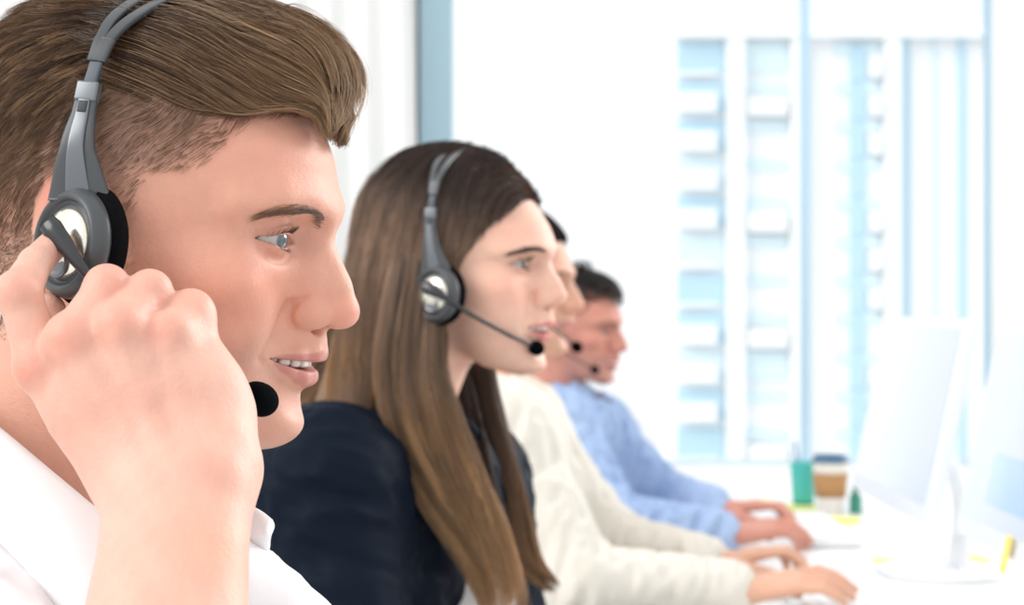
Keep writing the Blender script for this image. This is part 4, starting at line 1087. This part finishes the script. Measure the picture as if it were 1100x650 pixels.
def build_blue():
    O = at(620, 360, 3.73); M = frame(22, 5)
    root = empty('person', (O[0]-.05, O[1], 0), 'man in a light blue shirt with short dark hair, farthest in the row', 'person', 'headset wearers seated in a row')
    warp = warp_fn([-.3, -.0922, -.0848, -.0502, -.0293, -.0128, .0198, .0447, .3], [-.3, -.0965, -.083, -.052, -.0313, -.0190, .0172, .045, .3], 1.0)
    a = at; nb = a(607, 432, 3.76); hip = a(560, 690, 3.86); shR = a(600, 462, 3.55); shL = a(640, 462, 3.95)
    elR = a(655, 567, 3.40); wrR = a(776, 574, 3.38); elL = a(706, 536, 3.90); wrL = a(768, 545, 3.70)
    hands = [(wrR, (1, .05, -.04), (0, -.2, 1), 1, 1.02, .8, 1.1), (wrL, (1, -.25, -.1), (0, .1, 1), -1, 1.02, .9, 1.0)]
    f, HV, lo, hi = small_body(root, O, M, MAN, warp, .003, (.60, .27, .20), nb, hip, shR, shL, elR, wrR, elL, wrL, hands)
    to, fr = warp
    sl = seated(nb, hip, shR, shL, elR, wrR-np.array([.01, 0, 0]), elL, wrL-np.array([.01, 0, 0]), g=.014, ua=.054, fa=.045, wr=.030)
    sl.cap(a(620, 405, 3.76), a(632, 430, 3.75), .058, .05, k=.004, mode='s')
    V, Fc = surface(clothed(sl, .013, 36, 80, (.5, 0, 1)), lo, hi, .007); sh = mesh_obj('shirt', V, Fc, BLUE, root)
    # collar ring with two points
    c = O+M@np.array([-.048, 0, -.135]); n_ = M@np.array([.30, 0, 1.]); 
    V, F_ = lathe([(.066, -.020), (.069, -.006), (.0655, .014), (.0625, .022), (.0605, .020), (.062, .0), (.062, -.02)], c, axis=n_, n=40, up=M[:, 0], sx=1.08)
    mesh_obj('collar', V, F_, BLUE, sh)
    dk = [(.008, .007, .008), (.018, .014, .013), (.04, .03, .026), (.08, .06, .05)]
    man_hair(root, f, HV, O, M, HAIR, q=.16, cols=dk, seed=91, low_=.014)
    for sg in (1, -1): eyeball(root, O, M, (.08, .06, .05), EYEM, sg)
    brow_lash(root, f, O, M, (.05, .03, .02), HAIR, n=140)
    teeth(root, O, M, TEETH)
    boom = [O+M@np.array(q) for q in ((-.030, -.103, .0), (-.01, -.112, -.014), (.03, -.098, -.04), (.062, -.066, -.06))]
    headset(O, M, 'headset of the man in blue, its dark mic beside his mouth', boom=boom, foam=(.0095, .0085), group='call centre headsets')
# ================================================================ the office
WALL = mat('white_paint', (.86, .87, .87), rough=.7, bump=[(60, .05)])
def quad(name, pts, m, kind=None, parent=None):
    o = mesh_obj(name, pts, [[0, 1, 2, 3]], m, parent, smooth=False); return tag(o, kind=kind) if kind else o
def boxo(name, lo, hi, m, parent=None, bev=.004, kind=None):
    lo, hi = np.array(lo, float), np.array(hi, float); V, F_ = rbox((lo+hi)/2, hi-lo, bev=bev)
    o = mesh_obj(name, V, F_, m, parent); return tag(o, kind=kind) if kind else o

def build_room():
    FL = mat('pale_floor', (.62, .61, .59), rough=.35, vary=(3, (.68, .67, .65), .4, .6))
    BF = mat('blue_grey_metal', (.46, .66, .77), rough=.45); SILL = mat('white_sill', (.88, .89, .90), rough=.4)
    YW = 6.2; X = lambda px, Y=YW: (px-550)*Y/FPX; Z = lambda py, Y=YW: CAMZ-(py-325)*Y/FPX
    boxo('floor', (-3.2, -.6, -.06), (4.4, YW+.1, 0), FL, kind='structure')
    # far wall: pier on the left, parapet under the window
    boxo('wall_far', (-3.2, YW, 0), (X(452), YW+.16, 3.2), WALL, kind='structure')
    boxo('wall_parapet', (X(452), YW+.02, 0), (4.4, YW+.16, Z(512)), WALL, kind='structure')
    boxo('wall_left', (-3.3, 1.5, 0), (-3.2, YW+.16, 3.2), WALL, kind='structure')
    boxo('trim_1', (X(452), YW-.14, Z(512)), (4.4, YW+.10, Z(500)), SILL, kind='structure', bev=.006)
    # window: frame, mullions, glass
    w = empty('window_1', (X(800), YW, Z(500)), kind='structure')
    boxo('window_frame', (X(446), YW+.0, Z(500)), (X(486), YW+.12, 3.2), BF, w)
    MF = mat('pale_mullion', (.46, .66, .80), rough=.45)
    boxo('mullion', (X(864), YW+.04, Z(500)), (X(872), YW+.10, 3.2), MF, w)
    boxo('mullion', (X(1066), YW+.02, Z(500)), (X(1078), YW+.12, 3.2), MF, w)
    boxo('window_frame', (X(446), YW+.02, Z(500)-.002), (4.4, YW+.11, Z(496)), mat('frame_pale', (.62, .74, .80), rough=.4), w)
    gl = bpy.data.materials.new('clear_glass'); gl.use_nodes = True; nt = gl.node_tree; nt.nodes.clear()
    o = nt.nodes.new('ShaderNodeOutputMaterial'); t = nt.nodes.new('ShaderNodeBsdfTransparent'); g = nt.nodes.new('ShaderNodeBsdfGlossy'); mx = nt.nodes.new('ShaderNodeMixShader'); fr = nt.nodes.new('ShaderNodeFresnel')
    fr.inputs['IOR'].default_value = 1.25; g.inputs['Roughness'].default_value = .02; t.inputs['Color'].default_value = (.97, .985, .99, 1)
    nt.links.new(fr.outputs[0], mx.inputs[0]); nt.links.new(t.outputs[0], mx.inputs[1]); nt.links.new(g.outputs[0], mx.inputs[2]); nt.links.new(mx.outputs[0], o.inputs[0])
    for x0, x1 in ((486, 864), (872, 1066), (1078, 1900)):
        boxo('window_pane', (X(x0), YW+.065, Z(497)), (X(x1), YW+.073, 3.2), gl, w, bev=.0005)
    # white curtains
    CU = mat('white_curtain', (.86, .87, .86), rough=.9, sheen=.3)
    def curtain(x0, x1, Y, z0, z1, waves, lean, label):
        n = 160; u = np.linspace(0, 1, n); zz = np.linspace(z1, z0, 30)
        U, Zg = np.meshgrid(u, zz, indexing='ij'); tt = (z1-Zg)/(z1-z0)
        Xg = x0+(x1-x0)*U+lean*tt*U; Yg = Y+.018*np.sin(U*waves*6.283+.6*np.sin(tt*3))*(.6+.4*tt)
        A_ = np.stack([Xg, Yg-.001, Zg], -1).reshape(-1, 3); B_ = np.stack([Xg, Yg+.001, Zg], -1).reshape(-1, 3); q = grid_faces(n, 30)
        ob = mesh_obj('curtain', np.concatenate([A_, B_]), [q[:, ::-1], q+len(A_)], CU); return tag(ob, label, 'curtain', 'white curtains')
    curtain(X(250, 6.0), X(432, 6.0), 6.0, .05, 3.1, 5, .10, 'white curtain hanging left of the blue window frame')
    curtain(X(1066, 5.9), X(1500, 5.9), 5.9, .05, 3.1, 9, -.10, 'white curtain hanging at the right end of the window')

    # ---- desk
    DT = mat('white_desk', (.88, .88, .87), rough=.28, spec=.5, vary=(2, (.84, .85, .86), .4, .6)); DL = mat('white_metal', (.75, .76, .78), rough=.4)
    dk = empty('desk', (.9, 3.0, 0), 'long white office desk shared by the whole row', 'desk')
    E1, E2 = np.array([.20, 1.15]), np.array([.47, 4.95])
    top = [(E1[0], E1[1]), (1.55, 1.15), (1.55, 4.95), (E2[0], E2[1])]
    zt = .728; V = np.array([(x, y, z) for z in (zt-.028, zt-.003) for x, y in top]+[(x+(.003 if i in (0, 3) else -.003), y+(.003 if i in (0, 1) else -.003), zt) for i, (x, y) in enumerate(top)])
    F_ = [[3, 2, 1, 0], [8, 9, 10, 11]]+[[i+o_, (i+1) % 4+o_, (i+1) % 4+o_+4, i+o_+4] for o_ in (0, 4) for i in range(4)]
    mesh_obj('desk_top', V, F_, DT, dk, smooth=False)
    for x, y in ((.30, 1.3), (1.45, 1.3), (.42, 3.36), (1.45, 3.36), (.56, 4.8), (1.45, 4.8)):
        boxo('leg', (x-.025, y-.025, 0), (x+.025, y+.025, zt-.028), DL, dk)
    # ---- monitors
    WP = mat('white_monitor_plastic', (.74, .78, .84), rough=.35); SC = mat('bright_screen', (.12, .14, .17), rough=.25); ST = mat('monitor_stand', (.84, .86, .88), rough=.35)
    nt = SC.node_tree; b = nt.nodes['Principled BSDF']; b.inputs['Emission Color'].default_value = (.88, .94, 1, 1); b.inputs['Emission Strength'].default_value = .56
    def monitor(yn, yf, xb, label):
        tl = math.radians(12); z0, z1 = .845, 1.165; Hh = (z1-z0)/math.cos(tl); yc = (yn+yf)/2; wd = yf-yn
        e = empty('monitor', (xb+.10, yc, zt), label, 'monitor', 'white monitors on the desk')
        M_ = np.stack([np.array([math.cos(tl), 0, -math.sin(tl)]), np.array([0, 1, 0]), np.array([math.sin(tl), 0, math.cos(tl)])], 1)
        c = np.array([xb, yc, z0])+M_@np.array([.014, 0, Hh/2])
        V, F_ = rbox((0, 0, 0), (.024, wd, Hh), bev=.006); mesh_obj('casing', V@M_.T+c, F_, WP, e)
        V, F_ = rbox((0, 0, 0), (.003, wd-.03, Hh-.045), bev=.001); mesh_obj('screen', V@M_.T+c+M_@np.array([-.0125, 0, .008]), F_, SC, e)
        V, F_ = rbox((0, 0, 0), (.05, .26, .17), bev=.02); mesh_obj('back_cover', V@M_.T+c+M_@np.array([.03, 0, 0]), F_, WP, e)
        V, F_ = strap([(xb+.13, yc, zt+.008), (xb+.135, yc, zt+.12), (xb+.10, yc, zt+.24)], (0, 1, 0), [.09, .07, .06], .018); mesh_obj('stand', V, F_, ST, e)
        V, F_ = lathe([(0, 0), (.105, 0), (.11, .004), (.106, .009), (.04, .012), (0, .0125)], (xb+.10, yc, zt), n=40, sy=1.15); mesh_obj('base', V, F_, ST, e)
        return e
    monitor(2.80, 3.40, .632, 'tilted white monitor left of the other one, facing the row')
    e2 = monitor(2.12, 2.74, .665, 'white monitor at the right edge with a blue picture on its screen')
    tl = math.radians(12); M_ = np.stack([np.array([math.cos(tl), 0, -math.sin(tl)]), np.array([0, 1, 0]), np.array([math.sin(tl), 0, math.cos(tl)])], 1)
    V, F_ = rbox((0, 0, 0), (.002, .24, .075), bev=.0009); pm = mat('screen_picture', (.2, .3, .42), rough=.2); b = pm.node_tree.nodes['Principled BSDF']
    b.inputs['Emission Color'].default_value = (.50, .62, .84, 1); b.inputs['Emission Strength'].default_value = .5
    mesh_obj('screen_picture', V@M_.T+np.array([.665-.0025+.095*math.tan(tl), 2.47, .940]), F_, pm, e2)
    # ---- keyboards
    KB = mat('white_keyboard', (.80, .82, .84), rough=.4); KK = mat('white_keys', (.86, .87, .88), rough=.45)
    def keyboard(x, y, label, yaw=0):
        e = empty('keyboard', (x, y, zt), label, 'keyboard', 'white keyboards'); R_ = rot('z', yaw)
        V, F_ = rbox((0, 0, .008), (.125, .42, .014), bev=.005); mesh_obj('key_tray', V@R_.T+np.array([x, y, zt]), F_, KB, e)
        ps = []
        for i in range(5):
            for j in range(15):
                V, F_ = rbox((-.046+i*.023, -.19+j*.0272, .0175), (.019, .0235, .006), bev=.002, seg=1); ps.append((V@R_.T+np.array([x, y, zt]), F_))
        V, F_, _ = join(ps); mesh_obj('keys', V, F_, KK, e)
    keyboard(.485, 2.72, 'white keyboard under the hands of the woman in cream'); keyboard(.60, 3.62, 'white keyboard in front of the man in blue')
    # ---- cups
    c = at(892, 548, 3.98); c[2] = zt; e = empty('coffee_cup', c, 'takeaway coffee cup with brown sleeve on the desk beside the teal tumbler', 'cup')
    PC = mat('paper_cup', (.84, .80, .74), rough=.55); SL = mat('cardboard_sleeve', (.44, .235, .095), rough=.8, bump=[(300, .2)]); LD = mat('dark_lid', (.06, .14, .24), rough=.35)
    V, F_ = lathe([(0, 0), (.026, 0), (.0275, .001), (.0395, .112), (.0405, .113), (.0395, .115), (.037, .112), (.0, .108)], c, n=48); mesh_obj('cup_body', V, F_, PC, e)
    V, F_ = lathe([(.0315, .036), (.0330, .036), (.0388, .088), (.0370, .088)], c, n=48); mesh_obj('sleeve', V, F_, SL, e)
    V, F_ = lathe([(.0400, .111), (.0418, .112), (.0420, .117), (.0385, .119), (.0370, .127), (.0355, .128), (.034, .124), (0, .123)], c, n=48); mesh_obj('lid', V, F_, LD, e)
    c = at(863, 540, 4.10); c[2] = zt; e = empty('tumbler', c, 'teal plastic tumbler with a straw, left of the coffee cup', 'tumbler')
    TL = mat('teal_plastic', (.07, .52, .46), rough=.2, spec=.6); TD = mat('teal_base', (.01, .20, .16), rough=.3)
    V, F_ = lathe([(0, .012), (.023, .012), (.0245, .016), (.0295, .098), (.0300, .102), (.028, .102), (.0265, .094), (.022, .018), (0, .016)], c, n=40); mesh_obj('tumbler_body', V, F_, TL, e)
    V, F_ = lathe([(0, 0), (.0228, 0), (.0238, .003), (.0245, .013), (0, .0135)], c, n=40); mesh_obj('tumbler_base', V, F_, TD, e)
    V, F_ = tube(np.array([(0, 0, .02), (-.012, 0, .10), (-.020, 0, .150)])+c, .003, n=12); mesh_obj('straw', V, F_, mat('blue_straw', (.10, .30, .62), rough=.35), e)
    c = at(919, 541, 3.98); c[2] = zt; e = empty('bottle', c, 'small dark green bottle right of the coffee cup', 'bottle')
    GB = mat('green_glass_paint', (.03, .24, .16), rough=.2)
    V, F_ = lathe([(0, 0), (.012, 0), (.0135, .003), (.0135, .035), (.011, .042), (.006, .046), (.006, .052), (0, .052)], c, n=32); mesh_obj('bottle_body', V, F_, GB, e)
    V, F_ = lathe([(0, .051), (.0078, .051), (.0080, .062), (.007, .064), (0, .064)], c, n=28); mesh_obj('cap', V, F_, TD, e)
    # ---- sticky notes and paper
    YN = mat('yellow_paper', (.86, .86, .22), rough=.8); GN = mat('lime_paper', (.78, .88, .30), rough=.8); PW = mat('white_paper', (.86, .87, .88), rough=.8); OY = mat('amber_paper', (.92, .72, .16), rough=.8)
    def pad(px, py, sx, sy, h, m_, label, cat, yaw, g=None):
        Y = (CAMZ-zt)*FPX/(py-325); c = at(px, py, Y); c[2] = zt
        V, F_ = rbox((0, 0, h/2), (sx, sy, h), bev=min(.0012, h*.4)); o_ = mesh_obj('sticky_notes' if cat == 'sticky notes' else 'paper_sheet', V@rot('z', yaw).T+c, F_, m_); tag(o_, label, cat, g)
    pad(860, 546, .075, .075, .006, GN, 'lime sticky notes under the teal tumbler', 'sticky notes', 10)
    pad(902, 561, .075, .075, .008, YN, 'yellow sticky notes in front of the coffee cup', 'sticky notes', -20)
    pad(815, 541, .09, .09, .004, YN, 'yellow sticky notes beyond the hands of the man in blue', 'sticky notes', 30)
    pad(1000, 603, .20, .06, .004, OY, 'amber paper strip on the desk under the tilted monitor', 'paper', 8)
    pad(940, 640, .21, .30, .002, PW, 'white paper sheet on the near part of the desk', 'paper', 12)
    V, F_ = rbox((0, 0, 0), (.0012, .026, .052), bev=.0005); c = np.array([.665-.004, 2.43, .852])
    tag(mesh_obj('sticky_note', V@M_.T+c, F_, OY), 'amber sticky flag on the lower edge of the right monitor', 'sticky note')

def build_outside():
    Y = 140.; X = lambda px: (px-550)*Y/FPX; Z = lambda py: CAMZ-(py-325)*Y/FPX
    BW = mat('render_white', (.90, .92, .94), rough=.8); GB = mat('blue_glass', (.50, .70, .82), rough=.3); GL = mat('pale_blue_glass', (.70, .84, .90), rough=.35); BA = mat('balcony_white', (.90, .92, .94), rough=.7); PB = mat('pale_roof', (.80, .84, .92), rough=.8)
    e = empty('apartment_building', (X(900), Y, -30), 'tall white apartment building with pale blue windows outside the window', 'building')
    def bx(name, x0, x1, y0, y1, z0, z1, m_, par=e):
        V, F_ = rbox(((x0+x1)/2, (y0+y1)/2, (z0+z1)/2), (x1-x0, y1-y0, z1-z0), bev=.05, seg=1); return mesh_obj(name, V, F_, m_, par, smooth=False)
    bx('facade', X(724), X(1130), Y, Y+14, -30, Z(42), BW)
    bx('roof_slab', X(724), X(1130), Y-1.2, Y+13, Z(42), Z(38), BA)
    bx('upper_storey', X(724), X(1130), Y+3, Y+12, Z(38), Z(-60), PB)
    bx('column', X(779), X(799), Y-1.0, Y+.5, -30, Z(42), BA); bx('column', X(848), X(864), Y-1.0, Y+.5, -30, Z(42), BA); bx('column', X(948), X(966), Y-1.0, Y+.5, -30, Z(42), BA)
    r = np.random.default_rng(3)
    rows = [46+41.3*i for i in range(12)]
    for i, y in enumerate(rows):
        y1 = y+34
        p = bx('window', X(727), X(778), Y-.25, Y+.1, Z(y1), Z(y), GB if i not in (3, 5, 8) else GL)
        if i % 5 != 0 and i != 6: bx('balcony', X(726), X(768), Y-1.4, Y-.2, Z(y+34), Z(y+14), BA)
        else: bx('ledge', X(726), X(770), Y-.8, Y-.2, Z(y+36), Z(y+32), BA)
        bx('window', X(800), X(846), Y-.25, Y+.1, Z(y1-(2 if i % 4 == 0 else 20)), Z(y), GL)
        if i % 3 == 1: bx('balcony', X(802), X(844), Y-1.2, Y-.2, Z(y+38), Z(y+18), BA)
        bx('window', X(912), X(930), Y-.25, Y+.1, Z(y+41), Z(y), GB)
        bx('window', X(896), X(944), Y-.22, Y+.1, Z(y+14), Z(y), GL)
        if i % 4 != 3: bx('balcony', X(932), X(946), Y-1.2, Y-.2, Z(y+38), Z(y+16), BA)
    for x0, x1, m_ in ((967, 977, GB), (1000, 1006, GL), (1028, 1037, GB)):
        bx('window_strip', X(x0), X(x1), Y-.25, Y+.1, -30, Z(44), m_)
    g = mat('street_grey', (.55, .57, .58), rough=.9, vary=(.02, (.66, .67, .67), .3, .7))
    V, F_ = rbox((0, 150, -30.5), (600, 286, 1), bev=.1, seg=1); tag(mesh_obj('ground', V, F_, g, smooth=False), kind='structure')

def build_light_camera():
    sc = bpy.context.scene
    w = bpy.data.worlds.new('daylight'); sc.world = w; w.use_nodes = True; nt = w.node_tree; bg = nt.nodes['Background']
    tc = nt.nodes.new('ShaderNodeTexCoord'); sp = nt.nodes.new('ShaderNodeSeparateXYZ'); nt.links.new(tc.outputs['Generated'], sp.inputs[0])
    rp = nt.nodes.new('ShaderNodeValToRGB'); rp.color_ramp.elements[0].position = .36; rp.color_ramp.elements[0].color = (.45, .46, .48, 1)
    rp.color_ramp.elements[1].position = .49; rp.color_ramp.elements[1].color = (1, 1, 1, 1)
    mr = nt.nodes.new('ShaderNodeMapRange'); mr.inputs['From Min'].default_value = -1; nt.links.new(sp.outputs['Z'], mr.inputs['Value']); nt.links.new(mr.outputs[0], rp.inputs['Fac'])
    nt.links.new(rp.outputs['Color'], bg.inputs['Color']); bg.inputs['Strength'].default_value = 1.0
    L = bpy.data.lights.new('sun', 'SUN'); L.energy = 1.5; L.angle = math.radians(35); L.color = (1, .98, .95)
    o = bpy.data.objects.new('sun', L); link(o); d = np.array([.80, .50, -.62]); o.rotation_euler = Vec(d).to_track_quat('-Z', 'Y').to_euler(); o.location = (-3, -2, 4)
    L = bpy.data.lights.new('window_sun', 'SUN'); L.energy = 1.6; L.angle = math.radians(30); L.color = (1, .99, .97)
    o = bpy.data.objects.new('window_sun', L); link(o); d = np.array([-.75, -.55, -.35]); o.rotation_euler = Vec(d).to_track_quat('-Z', 'Y').to_euler(); o.location = (4, 4, 3)
    cd = bpy.data.cameras.new('camera'); cam = bpy.data.objects.new('camera', cd); link(cam); cam.location = (0, 0, CAMZ); cam.rotation_euler = (math.pi/2, 0, 0)
    cd.sensor_width = 36; cd.lens = FPX/1100*36; cd.clip_start = .02; cd.clip_end = 1000
    cd.dof.use_dof = True; cd.dof.focus_distance = .945; cd.dof.aperture_fstop = cd.lens/6.0
    sc.camera = cam
    vs = sc.view_settings; vs.view_transform = 'Standard'; vs.look = 'None'; vs.gamma = 1; vs.exposure = .25; vs.use_curve_mapping = False
from mathutils import Vector as Vec
build_room(); build_outside(); build_light_camera()
build_man(); build_woman(); build_cream(); build_blue()
